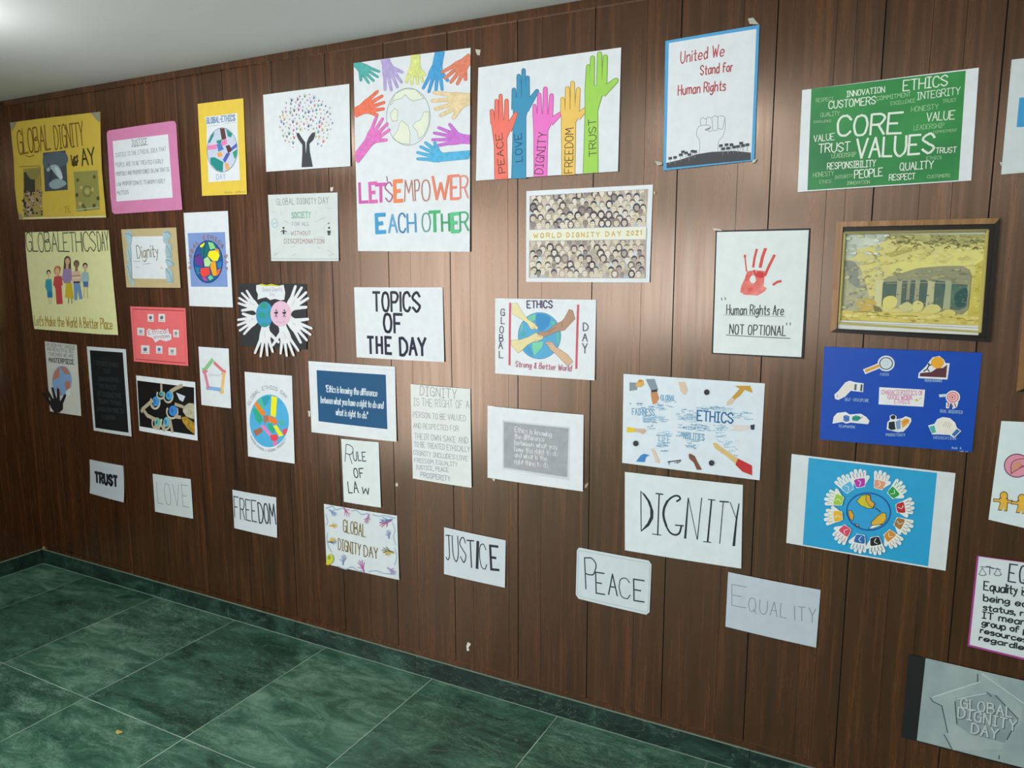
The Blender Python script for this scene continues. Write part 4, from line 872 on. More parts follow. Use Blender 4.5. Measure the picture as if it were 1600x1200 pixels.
A = icon('pointing hand cut-out'); A.poly([(195, 490), (230, 460), (290, 385), (330, 368), (380, 382), (455, 392), (450, 470), (340, 458), (290, 510), (230, 540), (200, 530)], 'e3e6ea'); A.poly([(210, 495), (295, 400), (330, 385), (370, 400), (365, 445), (325, 450), (270, 505), (222, 525)], 'e8e0d8'); A.poly([(375, 398), (395, 400), (390, 455), (370, 450)], '5f6a6c'); A.poly([(430, 400), (447, 402), (440, 462), (424, 460)], '3c4a52'); A.line([(215, 495), (225, 515)], 6, 'a09a8a'); A.done()
A = Art(P, 'pasted_label', label='white label with pink lettering'); A.poly([(595, 425), (1003, 448), (988, 600), (588, 578)], 'e6e8ea')
A.text('CHARACTERISTICS OF', 615, 488, 985, 498, 40, 5, 'd57aa8'); A.text('GOOD WORK', 670, 530, 890, 538, 38, 5.5, 'd57aa8'); A.text('ETHICS', 730, 572, 865, 574, 38, 5, 'd57aa8'); A.poly([(905, 540), (930, 525), (945, 545), (925, 555)], 'd9c05c'); A.line([(950, 530), (972, 520)], 5, 'd57aa8'); A.done()
A = icon('pink target with arrow'); A.disc(1250, 515, 64, 60, 'e3e6ea', n=26); A.poly([(1125, 490), (1190, 485), (1195, 510), (1130, 515)], 'c9d6da'); A.poly([(1190, 560), (1225, 570), (1215, 615), (1188, 612)], 'e3e6ea'); A.poly([(1245, 570), (1300, 560), (1285, 605), (1245, 622)], 'e3e6ea'); A.disc(1250, 515, 52, 48, 'd9737c', n=26); A.disc(1250, 515, 42, 38, 'efc9cc', n=24); A.disc(1248, 515, 30, 27, 'd9737c', n=24); A.disc(1247, 515, 20, 18, 'efc9cc'); A.disc(1246, 515, 9, 8, '8a3a44'); A.line([(1212, 565), (1205, 600)], 10, 'a86a5c'); A.line([(1265, 570), (1275, 600)], 10, 'a86a5c'); A.line([(1235, 570), (1250, 600)], 8, 'a86a5c'); A.done()
A = icon('two hands joining puzzle pieces'); A.poly([(178, 750), (188, 690), (220, 655), (295, 645), (330, 668), (430, 660), (480, 690), (508, 725), (495, 755), (340, 740), (300, 750), (270, 735)], 'e3e6ea'); A.poly([(190, 725), (225, 668), (270, 665), (275, 720)], 'ece4dc'); A.poly([(275, 680), (300, 672), (330, 685), (328, 725), (300, 735), (276, 722)], '5577c0'); A.line([(285, 690), (322, 718)], 8, '34549c'); A.poly([(352, 690), (385, 675), (425, 685), (430, 705), (400, 728), (355, 722)], '2f9a86'); A.line([(360, 705), (420, 700)], 9, '206f66'); A.poly([(430, 680), (480, 700), (495, 740), (435, 715)], 'ece4dc'); A.line([(430, 700), (445, 690)], 6, '4a4a44'); A.done()
A = icon('black figure with a pie chart'); A.poly([(660, 800), (668, 735), (690, 715), (688, 680), (715, 665), (748, 682), (748, 710), (800, 700), (830, 682), (878, 700), (880, 730), (850, 780), (810, 820), (760, 825)], 'e3e6ea'); A.disc(718, 692, 22, 20, '1b2630'); A.poly([(676, 790), (680, 735), (730, 728), (740, 800), (700, 806)], '1b2630'); A.poly([(740, 730), (785, 710), (785, 795), (750, 800)], '7d9cc0'); A.poly([(790, 725), (830, 700), (862, 712), (862, 740), (800, 790)], 'e3a23a'); A.line([(810, 740), (850, 720)], 8, 'c96a2c'); A.done()
A = icon('clasped hands with teal and blue cuffs'); A.poly([(1030, 765), (1085, 750), (1110, 710), (1160, 690), (1225, 700), (1270, 740), (1285, 785), (1325, 815), (1260, 878), (1220, 850), (1130, 845), (1065, 845)], 'e3e6ea'); A.poly([(1040, 775), (1085, 765), (1100, 825), (1065, 835)], '4fae9f'); A.poly([(1285, 795), (1315, 815), (1262, 865), (1240, 845)], '2f6aa8'); A.poly([(1100, 765), (1120, 718), (1165, 700), (1220, 712), (1258, 750), (1270, 790), (1230, 840), (1130, 832)], 'e8e2d6'); [A.line([(1185 + 17 * k, 730 + 6 * k), (1165 + 18 * k, 770 + 5 * k)], 4, 'b8ae9e') for k in range(4)]; A.done()
A = Art(P, 'lettering')
for t, b in (('FOCUS', (605, 322, 680, 322, 22)), ('PERSEVERANCE', (1002, 375, 1155, 378, 20)), ('SELF - DISCIPLINE', (288, 545, 500, 555, 24)), ('TEAMWORK', (232, 782, 380, 790, 22)), ('PRODUCTIVITY', (655, 858, 825, 860, 22)), ('GOAL ORIENTED', (1135, 648, 1335, 662, 26)), ('DEDICATION', (1078, 882, 1275, 892, 22))): A.text(t, *b, 4.5, '8fb4e0')
A.scrawl(1240, 972, 1350, 978, 22, 4, '8fb4e0'); A.scrawl(1310, 998, 1385, 1002, 14, 3, '8fb4e0')
A.done()

# --- left column: small sheets in the dark corner
P = Poster('poster', 'small sheet with black hand reaching to an orange and blue globe', 'poster', [(70.5, 533.2), (120.6, 538.7), (128.8, 649.7), (79.9, 642.3)], (50, 470, 5.4545), 'ccccc2', bulge=.004)
A = Art(P, 'lettering')
for t, b in (('UR SKIN MAY UNIQUE', (128, 385, 372, 410, 26)), ('AND BEAUTIFUL BUT', (135, 422, 365, 445, 28)), ('TOGETHER WE ARE', (148, 465, 362, 485, 26))): A.text(t, *b, 3.2, '6a6d70')
A.text('MASTERPIECE', 152, 520, 365, 540, 36, 6, '34383c'); A.done()
A = Art(P, 'globe'); A.disc(265, 680, 84, 128, '7fa2cc', n=30); ex, ey, rx, ry = 265, 680, 84, 128
for pts in ([(190, 600), (245, 560), (240, 650), (185, 680)], [(250, 560), (300, 565), (335, 630), (290, 620)], [(290, 690), (330, 680), (340, 740), (300, 760)], [(215, 720), (250, 760), (262, 830), (235, 800)]): A.poly(inell(pts, .97), 'b9755c', curve=False)
A.poly([(300, 770), (338, 740), (335, 800), (300, 832)], 'd9dcd4'); A.done()
A = Art(P, 'hand', label='black painted hand'); A.hand(238, 945, 112, 225, 105, '1d1e20', -1, 0, spread=1.6); A.poly([(200, 905), (275, 850), (278, 920), (250, 948), (228, 950)], '1d1e20'); A.done()

P = Poster('poster', 'black sheet with faint lettering and a white border', 'poster', [(136.2, 541), (197.2, 545.5), (207.3, 681.7), (148, 672.2)], (50, 470, 5.4545), 'cdd3d5', bulge=.004)
A = Art(P, 'black_print'); A.poly([(497, 420), (778, 440), (833, 1122), (550, 1080)], '14191c', rough=.45); A.done()
A = Art(P, 'lettering')
for t, b in (('ETHICS IS NOT', (562, 545, 742, 568, 34)), ('JUST', (620, 612, 680, 618, 30)), ('KNOWING', (575, 680, 742, 692, 34)), ('THE RULES', (580, 742, 725, 755, 34)), ('OF DOING THE', (570, 805, 770, 830, 36)), ('RIGHT THING', (585, 870, 765, 888, 32)), ('WHEN NO ONE IS', (568, 935, 795, 955, 32)), ('LOOKING', (610, 1000, 720, 1010, 28))): A.text(t, *b, 4, '31383c')
A.done()

P = Poster('poster', 'coral pink poster with small white picture cards round a cloud label', 'poster', [(204, 478.6), (290.5, 481.4), (296, 571.7), (211, 564.4)], (190, 470, 5.4545), 'ee6f72', bulge=.004)
A = Art(P, 'drawn_border'); A.line([(100, 70), (535, 85)], 5, '8f3a44'); A.line([(130, 495), (555, 530)], 5, '8f3a44'); A.line([(535, 85), (555, 530)], 3, 'c9555c'); A.line([(100, 70), (130, 495)], 3, 'c9555c'); A.done()
for x, y, w_, h_, c in ((255, 145, 26, 34, '55596a'), (350, 145, 28, 36, '6a6d70'), (172, 262, 30, 34, '8b9ab0'), (472, 278, 24, 34, '7f9a8a'), (212, 415, 36, 38, '5f6a80'), (332, 415, 27, 34, '4a6fc0'), (443, 430, 32, 34, '9a9a8a')):
    A = Art(P, 'picture_card', label='small white picture card'); A.poly([(x - w_, y - h_), (x + w_, y - h_ + 3), (x + w_ + 2, y + h_), (x - w_ + 2, y + h_ - 3)], 'e6e0e0'); A.disc(x, y - 2, w_ * .5, h_ * .45, c, n=9); A.line([(x - w_ * .6, y + h_ * .6), (x + w_ * .6, y + h_ * .65)], 4, 'a9a0a4'); A.done()
A = Art(P, 'pasted_label', label='cloud-shaped white label'); A.poly([(225, 250), (245, 235), (280, 250), (330, 240), (385, 250), (405, 230), (415, 275), (435, 285), (435, 330), (390, 345), (340, 330), (300, 355), (275, 315), (225, 300)], 'ece3e8'); A.text('Ethical', 238, 285, 400, 272, 32, 4, 'a07a98'); A.text('principles', 290, 320, 420, 308, 26, 3, '8f7a94'); A.done()

P = Poster('poster', 'narrow white sheet with a pentagon of coloured hands', 'poster', [(310.6, 541.5), (357.8, 544.6), (362.7, 637.8), (316.5, 632.3)], (190, 470, 5.4545), PAPER, bulge=.003)
for lab, a_, b_, h, w_ in (('green', (780, 505), (712, 592), '8cc48a', 30), ('red', (800, 530), (880, 605), 'd97a80', 24), ('orange', (880, 620), (862, 770), 'ecc078', 28), ('blue', (850, 755), (745, 740), '85b4e0', 26), ('pink', (748, 740), (715, 605), 'd9809c', 26)):
    A = Art(P, 'hand', label=lab + ' drawn forearm and fist'); A.line([a_, b_], w_, h); A.disc(b_[0], b_[1], w_ * .72, w_ * .8, h, n=10); dx, dy = b_[0] - a_[0], b_[1] - a_[1]; l_ = math.hypot(dx, dy); A.line([b_, (b_[0] - dy / l_ * 26, b_[1] + dx / l_ * 26)], 10, h); A.done()
A = Art(P, 'lettering'); A.line([(752, 630), (850, 634)], 15, 'd3d8dd'); A.done()

P = Poster('poster', 'dark photograph print of hands holding blue globes in a ring', 'poster', [(213.3, 586.4), (305.5, 596.9), (310.5, 688.2), (219.3, 672.6)], (190, 470, 5.4545), PAPER, bulge=.004)
A = Art(P, 'dark_print'); A.poly([(137, 678), (622, 738), (632, 1143), (163, 1068)], '131416', rough=.4)
A.poly([(535, 900), (580, 870), (625, 875), (630, 1010), (560, 985), (530, 940)], 'a09c84', scale=60, h2='c9c2a8'); A.poly([(520, 990), (560, 985), (628, 1040), (630, 1138), (570, 1085), (530, 1030)], 'c99a2a', scale=50, h2='8a6a1c'); A.poly([(472, 780), (550, 812), (530, 860), (500, 840)], 'cfd4e2'); A.done()
for x, y, w_, h_, an, c in ((303, 855, 30, 42, 0, '3f8fd0'), (415, 805, 28, 38, 10, '3f9fd8'), (450, 935, 36, 44, 0, '3a86d0'), (316, 1030, 26, 40, -10, '6fb8a0'), (395, 1030, 28, 44, 10, '6ab4c4'), (352, 790, 22, 22, 0, '5fa890')):
    A = Art(P, 'held_globe', label='small globe in pale hands'); A.ring(x - 8, y + 8, w_ + 10, h_ + 12, 13, 'c9bfae', a0=150, a1=390); A.disc(x, y, w_, h_, c, rot=an); A.poly([(x - w_ * .6, y - h_ * .5), (x, y - h_ * .2), (x - w_ * .1, y + h_ * .4), (x - w_ * .5, y + h_ * .3)], '2f6fb4', curve=True); A.done()
for pts, w_ in (([(270, 850), (190, 920), (180, 940)], 24), ([(190, 920), (230, 975), (300, 1010)], 26), ([(430, 770), (470, 745), (520, 722)], 26), ([(350, 770), (348, 715)], 20), ([(375, 1060), (370, 1098)], 26), ([(425, 1010), (445, 1110)], 24), ([(300, 1065), (330, 1085)], 24), ([(470, 880), (530, 900)], 22), ([(470, 985), (510, 990)], 24), ([(255, 870), (285, 905)], 14)):
    A = Art(P, 'arm', label='pale forearm'); A.line(pts, w_, 'b3a68c'); A.done()

# --- ellipse globe
P = Poster('poster', 'white sheet with bright crayon globe crossed by orange yellow and pink arms', 'poster', [(382.8, 580.7), (456.7, 587), (462, 724), (389.2, 712.5)], (370, 560, 6.667), PAPER, bulge=.004)
A = Art(P, 'globe'); ex, ey, rx, ry = 347, 648, 205, 274
A.disc(ex, ey, rx, ry, '4fb0e0', n=44)
for pts, h in (([(235, 420), (330, 380), (360, 400), (330, 470), (290, 500)], '2f9fb4'), ([(165, 520), (230, 520), (285, 640), (250, 680), (210, 640)], '2fae8c'), ([(225, 430), (260, 400), (300, 500), (290, 540)], '52c0a4'), ([(330, 680), (370, 670), (410, 740), (395, 780), (350, 740)], '2fae84'), ([(450, 640), (500, 640), (495, 690), (460, 695)], '52b8a8'), ([(180, 470), (210, 435), (315, 570), (275, 600)], 'f08a1e'), ([(290, 590), (345, 590), (345, 640), (310, 680), (290, 650)], 'b8745a'), ([(340, 595), (400, 610), (440, 650), (420, 690), (345, 655)], 'f08030'), ([(372, 388), (432, 400), (418, 610), (362, 590)], 'f4f01e'), ([(390, 700), (425, 690), (498, 800), (455, 812)], 'f4f01e'), ([(482, 740), (552, 730), (545, 790), (500, 800)], 'ee4a54'), ([(180, 750), (265, 715), (285, 760), (212, 806)], 'b06a52'), ([(262, 700), (295, 690), (375, 785), (355, 810)], 'ee86c0'), ([(360, 800), (420, 785), (450, 830), (410, 860), (370, 845)], 'ef4452'), ([(390, 860), (435, 855), (440, 915), (398, 918)], 'f07ab0')):
    A.poly(inell(pts, .985), h)
A.done()
A = Art(P, 'lettering')
for i, ch in enumerate('GLOBAL ETHICS DAY'):
    t = R(150 - 105 * i / 16); x, y = ex + 235 * math.cos(t), ey - 325 * math.sin(t) - 5; dx, dy = math.sin(t) * 11, math.cos(t) * 11
    if ch != ' ': A.text(ch, x - dx, y - dy, x + dx, y + dy, 36, 4, '9aa0a8')
for i, ch in enumerate('MAKING ETHICS A GLOBAL PRIORITY'):
    t = R(212 + 110 * i / 30); x, y = ex + 228 * math.cos(t), ey - 318 * math.sin(t); dx, dy = -math.sin(t) * 6, -math.cos(t) * 6
    if ch != ' ': A.text(ch, x - dx, y - dy, x + dx, y + dy, 22, 3, 'b0b5bb')
A.done()
# --- blue quote
P = Poster('poster', 'white-bordered navy print quoting what you have a right to do', 'poster', [(482.5, 564), (617.8, 572.9), (621, 689.8), (488.4, 674.8)], (470, 550, 8), PAPER, bulge=.005)
A = Art(P, 'blue_print'); A.poly([(205, 225), (1070, 283), (1095, 962), (235, 862)], '1a5684', scale=4, h2='14507c'); A.done()
A = Art(P, 'lettering')
for t, b in (('"Ethics is knowing the difference', (325, 492, 965, 550, 80)), ('between what you have a right to do and', (262, 630, 1040, 702, 80)), ('what is right to do."', (455, 782, 848, 826, 80))): A.text(t, *b, 11, 'd3e0ea', gap=1.6, jit=.05, slant=.1)
A.line([(150, 165), (1180, 225)], 2.5, 'c3c9cf'); A.done()
P.tapes([(100, 730), (130, 735), (130, 800), (110, 810)], h='d9cdc9')
# --- rule of law
P = Poster('poster', 'small white sheet hand lettered RULE OF LAW below the navy quote print', 'poster', [(533.7, 685.4), (592.3, 690.7), (596.5, 792.5), (538.7, 783.4)], (520, 590, 5.7125), 'dde5e5', bulge=.004)
A = Art(P, 'lettering')
A.text('R', 115, 745, 180, 765, 155, 7, '3c4448', gap=2); A.text('ULE', 195, 738, 305, 742, 78, 8, '343c40'); A.text('OF', 203, 890, 290, 888, 80, 9, '2c3438'); A.text('LA', 152, 1022, 240, 1025, 95, 9, '2c3438'); A.text('w', 275, 1030, 332, 1040, 90, 9, '2c3438'); A.done()
# --- dignity is the right
P = Poster('poster', 'tall white sheet of pale handwriting headed DIGNITY IS THE RIGHT', 'poster', [(642, 600), (735.3, 607.5), (738, 761.6), (646.4, 747)], (520, 590, 5.7125), 'e2e5e4', bulge=.005)
A = Art(P, 'lettering'); A.text('DIGNITY', 785, 152, 1110, 190, 80, 5, '85868c')
for t, b, c in (('IS THE RIGHT OF A', (728, 245, 1222, 275, 66), '8d9098'), ('PERSON TO BE VALUED', (725, 352, 1195, 385, 48), '9496a0'), ('AND RESPECTED FOR', (728, 445, 1130, 475, 44), '9c9ea8'), ('THEIR OWN SAKE AND', (738, 545, 1215, 585, 52), '9498a6'), ('TO BE TREATED ETHICALLY', (735, 612, 1228, 662, 46), '9498a6'), ('DIGNITY INCLUDES LOVE', (732, 685, 1212, 738, 40), '9498a6'), ('FREEDOM, EQUALITY', (738, 750, 1122, 788, 36), '9a9eac'), ('JUSTICE, PEACE', (748, 812, 1045, 838, 36), '8f94a8'), ('PROSPERITY', (795, 882, 1058, 922, 44), '7f85a0')): A.text(t, *b, 4, c, gap=2, jit=.4)
A.done()
# --- grey quote
P = Poster('poster', 'white sheet with grey print of a knowing the difference quote', 'poster', [(762.3, 634), (912.3, 648), (911.7, 767.3), (763, 745.7)], (750, 620, 7.5), PAPER, bulge=.006)
A = Art(P, 'grey_print'); A.poly([(272, 268), (1062, 352), (1058, 975), (275, 838)], 'd0d4da'); A.poly([(288, 290), (1045, 367), (1033, 937), (290, 820)], '9c9fa4', scale=40, h2='a9acb0'); A.done()
A = Art(P, 'lettering')
for t, b in (('Ethics is knowing', (418, 405, 848, 465, 60)), ('the difference', (418, 482, 765, 520, 60)), ('between what you', (418, 555, 910, 612, 58)), ('have the right to do', (416, 630, 922, 690, 58)), ('and what is the', (418, 698, 795, 742, 56)), ('right thing to do.', (418, 775, 815, 825, 56))): A.text(t, *b, 9, 'd9dce0', gap=2, jit=.05)
A.line([(400, 870), (540, 910), (760, 925)], 3, 'bfc5cc'); A.done()
P.tapes([(95, 100), (180, 108), (170, 122), (110, 118)], [(150, 955), (190, 960), (175, 985)], h='dccfc4')
# --- ethics map
P = Poster('poster', 'white print of a blue word world map reading ETHICS with reaching arms', 'poster', [(974.7, 584), (1195.4, 599), (1187.5, 749.7), (973, 722.5)], (960, 570, 6.316), 'd9e3ec', bulge=.004, rough=.45)
A = Art(P, 'word_map'); l0 = A.nl(None)
def dash(x0, x1, y0, y1, n, tx=lambda x, y: True):
    for _ in range(n):
        x, y = random.uniform(x0, x1), random.uniform(y0, y1)
        if tx(x, y):
            w_ = random.uniform(18, 70); A.scrawl(x, y, x + w_, y + w_ * .07, random.choice([6, 8, 10, 14]), 2.6, random.choice(['7fb0d0', '5a92bc', '8fb8d4', '46749c', 'a4c6dc']), l0 + random.random(), .1)
dash(150, 450, 375, 400, 10); dash(260, 470, 405, 440, 16); dash(270, 480, 500, 570, 34); dash(405, 545, 655, 700, 14); dash(415, 500, 760, 850, 18); dash(320, 370, 600, 635, 4)
dash(610, 800, 430, 560, 34); dash(800, 1140, 405, 445, 26); dash(1160, 1330, 460, 540, 20); dash(620, 800, 580, 640, 26); dash(800, 1080, 590, 650, 44); dash(610, 700, 660, 700, 12); dash(700, 800, 745, 830, 22); dash(1000, 1060, 660, 760, 12); dash(1050, 1200, 740, 900, 16); dash(420, 560, 400, 460, 8); dash(480, 600, 350, 370, 6)
tag(A.done(), kind='stuff')
A = Art(P, 'lettering')
for t, b, w_, c in (('ETHICS', (822, 545, 1172, 575, 98), 15, '2f6fa4'), ('GLOBAL', (462, 345, 605, 350, 48), 9, '7fb0d0'), ('FAIRNESS', (182, 490, 400, 500, 62), 9, '7ba6c6'), ('LIFE', (442, 745, 552, 765, 62), 9, '8ab4d2'), ('ABILITIES', (685, 722, 890, 745, 62), 9, '7ba6c6'), ('BUSINESS', (288, 555, 410, 565, 34), 6, '8fb6d2'), ('CHOICES', (690, 535, 805, 545, 44), 6, '9cc0d8'), ('IDEA', (440, 805, 500, 810, 34), 6, '9cc0d8'), ('INTEGRITY', (985, 445, 1160, 460, 30), 5, '9cc0d8')): A.text(t, *b, w_, c, gap=2, jit=.1)
A.done()
def reach(lab, pts, h, extra=()):
    A = Art(P, 'arm', label=lab); A.poly(pts, h, scale=40)
    for p, c in extra: A.poly(p, c)
    A.done()
reach('fist in a grey sleeve', [(152, 172), (230, 175), (230, 245), (152, 258)], '85939c', [([(215, 185), (250, 140), (292, 150), (298, 200), (260, 222), (215, 215)], 'd9ab5c'), ([(240, 150), (280, 152), (275, 165), (245, 168)], 'b3823c')])
reach('fist in a grey sleeve with a dark watch', [(312, 140), (400, 138), (438, 245), (372, 262)], '8494a0', [([(365, 250), (425, 238), (430, 262), (370, 272)], '32363a'), ([(362, 272), (425, 262), (448, 330), (420, 378), (385, 388), (372, 340)], 'c98a5c')])
reach('pale hand from the top', [(635, 165), (700, 165), (728, 240), (712, 290), (690, 295), (655, 255)], 'd9c3ae')
reach('bent tan arm from the upper right', [(1190, 205), (1340, 205), (1362, 250), (1362, 275), (1290, 245), (1240, 305), (1185, 345), (1165, 385), (1112, 398), (1120, 360), (1170, 310), (1240, 235)], 'c99a3c', [([(1115, 395), (1125, 350), (1170, 320), (1190, 345), (1165, 385)], 'd9c3ae')])
reach('arm in a yellow sleeve', [(128, 610), (205, 622), (205, 660), (128, 665)], 'e6c42c', [([(205, 625), (300, 628), (325, 650), (290, 680), (250, 665), (205, 658)], 'd3b49c')])
reach('arm in a navy cuff', [(1345, 592), (1388, 585), (1382, 640), (1350, 635)], '2f3556', [([(1150, 585), (1240, 590), (1345, 600), (1348, 632), (1230, 650), (1145, 638), (1200, 625)], 'dcd3d0')])
reach('hand with a blue sleeve', [(220, 950), (265, 890), (300, 872), (355, 888), (320, 905), (305, 955)], '3f86c8')
reach('pale upright forearm', [(365, 825), (395, 820), (430, 890), (455, 945), (450, 968), (412, 958), (400, 900)], 'dcc9b8')
reach('dark brown fist and forearm', [(738, 880), (755, 870), (800, 895), (825, 950), (870, 1030), (820, 1030), (790, 960), (745, 920)], '7d4f3c')
reach('arm in a red sleeve', [(1225, 920), (1362, 990), (1362, 1085), (1270, 1050), (1198, 980)], 'c02c2c', [([(975, 770), (1010, 765), (1060, 810), (1150, 870), (1225, 922), (1200, 970), (1100, 890), (1000, 820)], 'd9b878')])
for x, y in ((916, 268), (218, 772), (966, 963)):
    A = Art(P, 'coffee_cup', label='black coffee cup seen from above'); A.disc(x, y, 34, 33, 'c3ccd4'); A.disc(x, y, 27, 27, '20252c'); A.disc(x + 3, y - 3, 12, 12, '39414a'); A.done()
A = Art(P, 'spectacles'); A.line([(535, 952), (590, 945), (660, 935)], 9, '2a2e34'); A.line([(545, 975), (550, 945)], 6, '2a2e34'); A.line([(630, 965), (660, 940)], 6, '2a2e34'); A.line([(595, 948), (625, 942), (628, 958), (600, 962)], 5, '2a2e34'); A.done()
# --- globe in a ring of hands
P = Poster('poster', 'sky blue print of a yellow and blue globe ringed by colourful handprints', 'poster', [(1237.2, 709), (1493, 739), (1477.4, 890.7), (1229, 847.3)], (1220, 690, 5.517), 'd5dde0', bulge=.004, rough=.45)
A = Art(P, 'blue_print'); A.poly([(242, 137), (1347, 268), (1270, 1068), (192, 882)], '2a9fd0', rough=.4); A.done()
A = Art(P, 'globe'); ex, ey, rx, ry = 758, 598, 195, 165
A.disc(ex, ey, rx, ry, '16509a', n=36, rot=6); A.disc(ex, ey, rx - 13, ry - 12, '2f9cd4', n=36, rot=6)
for pts, h in (([(655, 510), (690, 465), (740, 440), (775, 455), (775, 500), (815, 530), (800, 570), (750, 570), (690, 545)], 'ccc02c'), ([(735, 450), (770, 460), (775, 500), (812, 530), (795, 568), (760, 540), (735, 500)], 'e0a83a'), ([(572, 590), (605, 585), (632, 625), (625, 672), (595, 665), (572, 630)], 'e0a030'), ([(780, 690), (830, 640), (870, 610), (905, 610), (912, 660), (890, 705), (830, 715), (785, 712)], 'd9b034'), ([(755, 745), (790, 715), (880, 712), (870, 740), (800, 755)], 'dfe4e6'), ([(635, 700), (665, 705), (680, 730), (650, 730)], 'b9b89a')): A.poly(inell(pts, .9), h); A.line(inell(pts, .9), 5, '2d3a30', closed=True)
A.line([(820, 568), (860, 600)], 8, '23303c'); A.done()
for x, y, an, c, th in ((600, 420, 125, '5cb4dc', -1), (690, 385, 100, 'b433a8', -1), (842, 400, 75, 'e09a78', -1), (945, 460, 42, '2a9a44', -1), (1000, 570, 10, 'b82a30', -1), (990, 680, -25, 'a3703c', -1), (915, 775, -48, 'd08a2a', -1), (810, 815, -80, '1f1c1e', -1), (690, 795, -100, '2a66b0', -1), (580, 730, -128, 'd94468', -1), (530, 630, -175, 'e8b42a', -1), (535, 505, 165, '9fc83a', -1)):
    A = Art(P, 'handprint', label='white-edged handprint'); T = A.hand(x, y, an, 150, 100, 'dfe6e2', th, 0, out='e8eeee', ow=5, spread=1.5)
    A.poly([T(2, -30), T(2, 30), T(30, 42), T(66, 44), T(70, 0), T(66, -44), T(30, -42)], c, curve=True); A.line([T(12, 10), T(40, -8), T(58, 14)], 5, 'e3e8e4', curve=True)
    for b in (-37, -13, 13, 37): A.line([T(84, b * 1.02), T(118, b * 1.35)], 5, c)
    A.done()
# --- word sheets
def word(lbl, quad, K, texts, paper=PAPER, **k):
    P = Poster('poster', lbl, 'poster', quad, K, paper, group=GW if False else None, **k); A = Art(P, 'lettering')
    for t in texts: A.text(*t[0], **(t[1] if len(t) > 1 else {}))
    A.done(); return P
P = Poster('poster', 'large white sheet with tall black thick-and-thin DIGNITY lettering', 'poster', [(976.7, 737), (1161, 757.3), (1158.7, 887.5), (977.3, 858.9)], (960, 730, 7.06), 'd9e3e6', bulge=.005)
A = Art(P, 'lettering'); k_ = '1f2b33'
A.line([(297, 262), (303, 700)], 11, k_); A.poly([(297, 262), (340, 290), (400, 370), (438, 480), (435, 560), (390, 640), (303, 705), (305, 690), (370, 610), (402, 540), (400, 450), (370, 370)], k_)
A.line([(465, 285), (540, 294)], 14, k_); A.line([(500, 290), (485, 740)], 15, k_); A.line([(428, 730), (522, 742)], 10, k_)
A.line([(695, 370), (730, 345), (715, 315), (670, 312), (610, 350), (560, 430), (545, 520), (570, 620), (620, 710), (680, 738), (725, 715), (745, 645)], 20, k_, curve=True); A.line([(590, 370), (555, 450), (550, 540), (580, 640)], 26, k_, curve=True); A.line([(680, 632), (768, 638)], 14, k_)
A.poly([(815, 330), (828, 332), (800, 780), (775, 778)], k_); A.line([(822, 335), (920, 790)], 8, k_); A.line([(968, 335), (922, 785)], 10, k_)
A.line([(1042, 350), (1115, 358)], 11, k_); A.poly([(1068, 355), (1085, 357), (1045, 815), (1025, 813)], k_); A.line([(990, 812), (1070, 822)], 10, k_)
A.line([(1168, 372), (1262, 380)], 15, k_); A.line([(1205, 375), (1167, 832)], 9, k_); A.line([(1280, 382), (1345, 555)], 8, k_); A.poly([(1372, 395), (1384, 396), (1358, 580), (1335, 865), (1306, 862), (1342, 560)], k_); A.done()
word('small white sheet with heavy black printed TRUST', [(140.6, 717.6), (193.3, 727.8), (197, 784), (143.4, 769.7)], (120, 690, 4.706), [(('TRUST', 147, 292, 305, 325, 66, 17, '1c2024'), dict(gap=3.2, jit=.05))], 'bfc5ca', bulge=.003, lift=.012)
word('small white sheet with thin grey LOVE between TRUST and FREEDOM', [(239, 740), (298.5, 748.4), (303.4, 810), (243.9, 798.8)], (120, 690, 4.706), [(('LOVE', 605, 450, 835, 485, 155, 3.5, '70777b'),)], 'c9d1d2', bulge=.003)
word('small white sheet with dark brushy FREEDOM reaching its right edge', [(363.7, 765), (432, 777), (434.5, 839.8), (367.6, 824.5)], (120, 690, 4.706), [(('FREE', 1168, 555, 1330, 590, 150, 7, '2a323c'), dict(gap=2)), (('DOM', 1350, 592, 1470, 608, 140, 9, '2a323c'), dict(gap=1.6))], 'cfd6dc', bulge=.003)
word('small white sheet with black uneven JUSTICE lettering', [(694.4, 823.6), (790.6, 844), (790, 917.4), (695, 896)], (490, 770, 5), [(('JUS', 1040, 515, 1200, 540, 190, 8, '23292e'), dict(gap=2)), (('TI', 1215, 575, 1295, 585, 205, 15, '23292e'), dict(gap=1)), (('C', 1310, 585, 1362, 592, 190, 7, '23292e')), (('E', 1395, 590, 1452, 598, 180, 18, '23292e'))] if False else [(('JUS', 1040, 515, 1200, 540, 190, 8, '23292e'), dict(gap=2)), (('T', 1215, 570, 1268, 578, 205, 10, '23292e'),), (('|', 1284, 580, 1288, 581, 205, 22, '23292e'),), (('C', 1310, 585, 1362, 592, 190, 7, '23292e'),), (('E', 1395, 590, 1452, 598, 180, 18, '23292e'),)], 'd0d8df', bulge=.004)
P = word('white sheet with clipped corners and black PEACE lettering', [(901.8, 855.2), (1018.3, 877), (1015.7, 959.4), (900.5, 934.5)], (880, 840, 3.81), [(('P', 138, 305, 205, 315, 185, 7, '22313a'),), (('EA', 200, 325, 325, 345, 122, 7.5, '22313a'), dict(gap=3)), (('C', 342, 355, 405, 362, 120, 6, '3a464c'),), (('E', 425, 372, 485, 382, 125, 8, '22313a'),)], 'cdd9dd', bulge=.003,
         outline=[(95, 58), (510, 135), (527, 158), (517, 440), (497, 455), (95, 360), (78, 335), (83, 75)])
A = Art(P, 'drawn_border'); A.line([(100, 75), (505, 150), (518, 165), (508, 430), (492, 438), (98, 345), (88, 330), (93, 82)], 3, 'a9b5b8', closed=True); A.done()
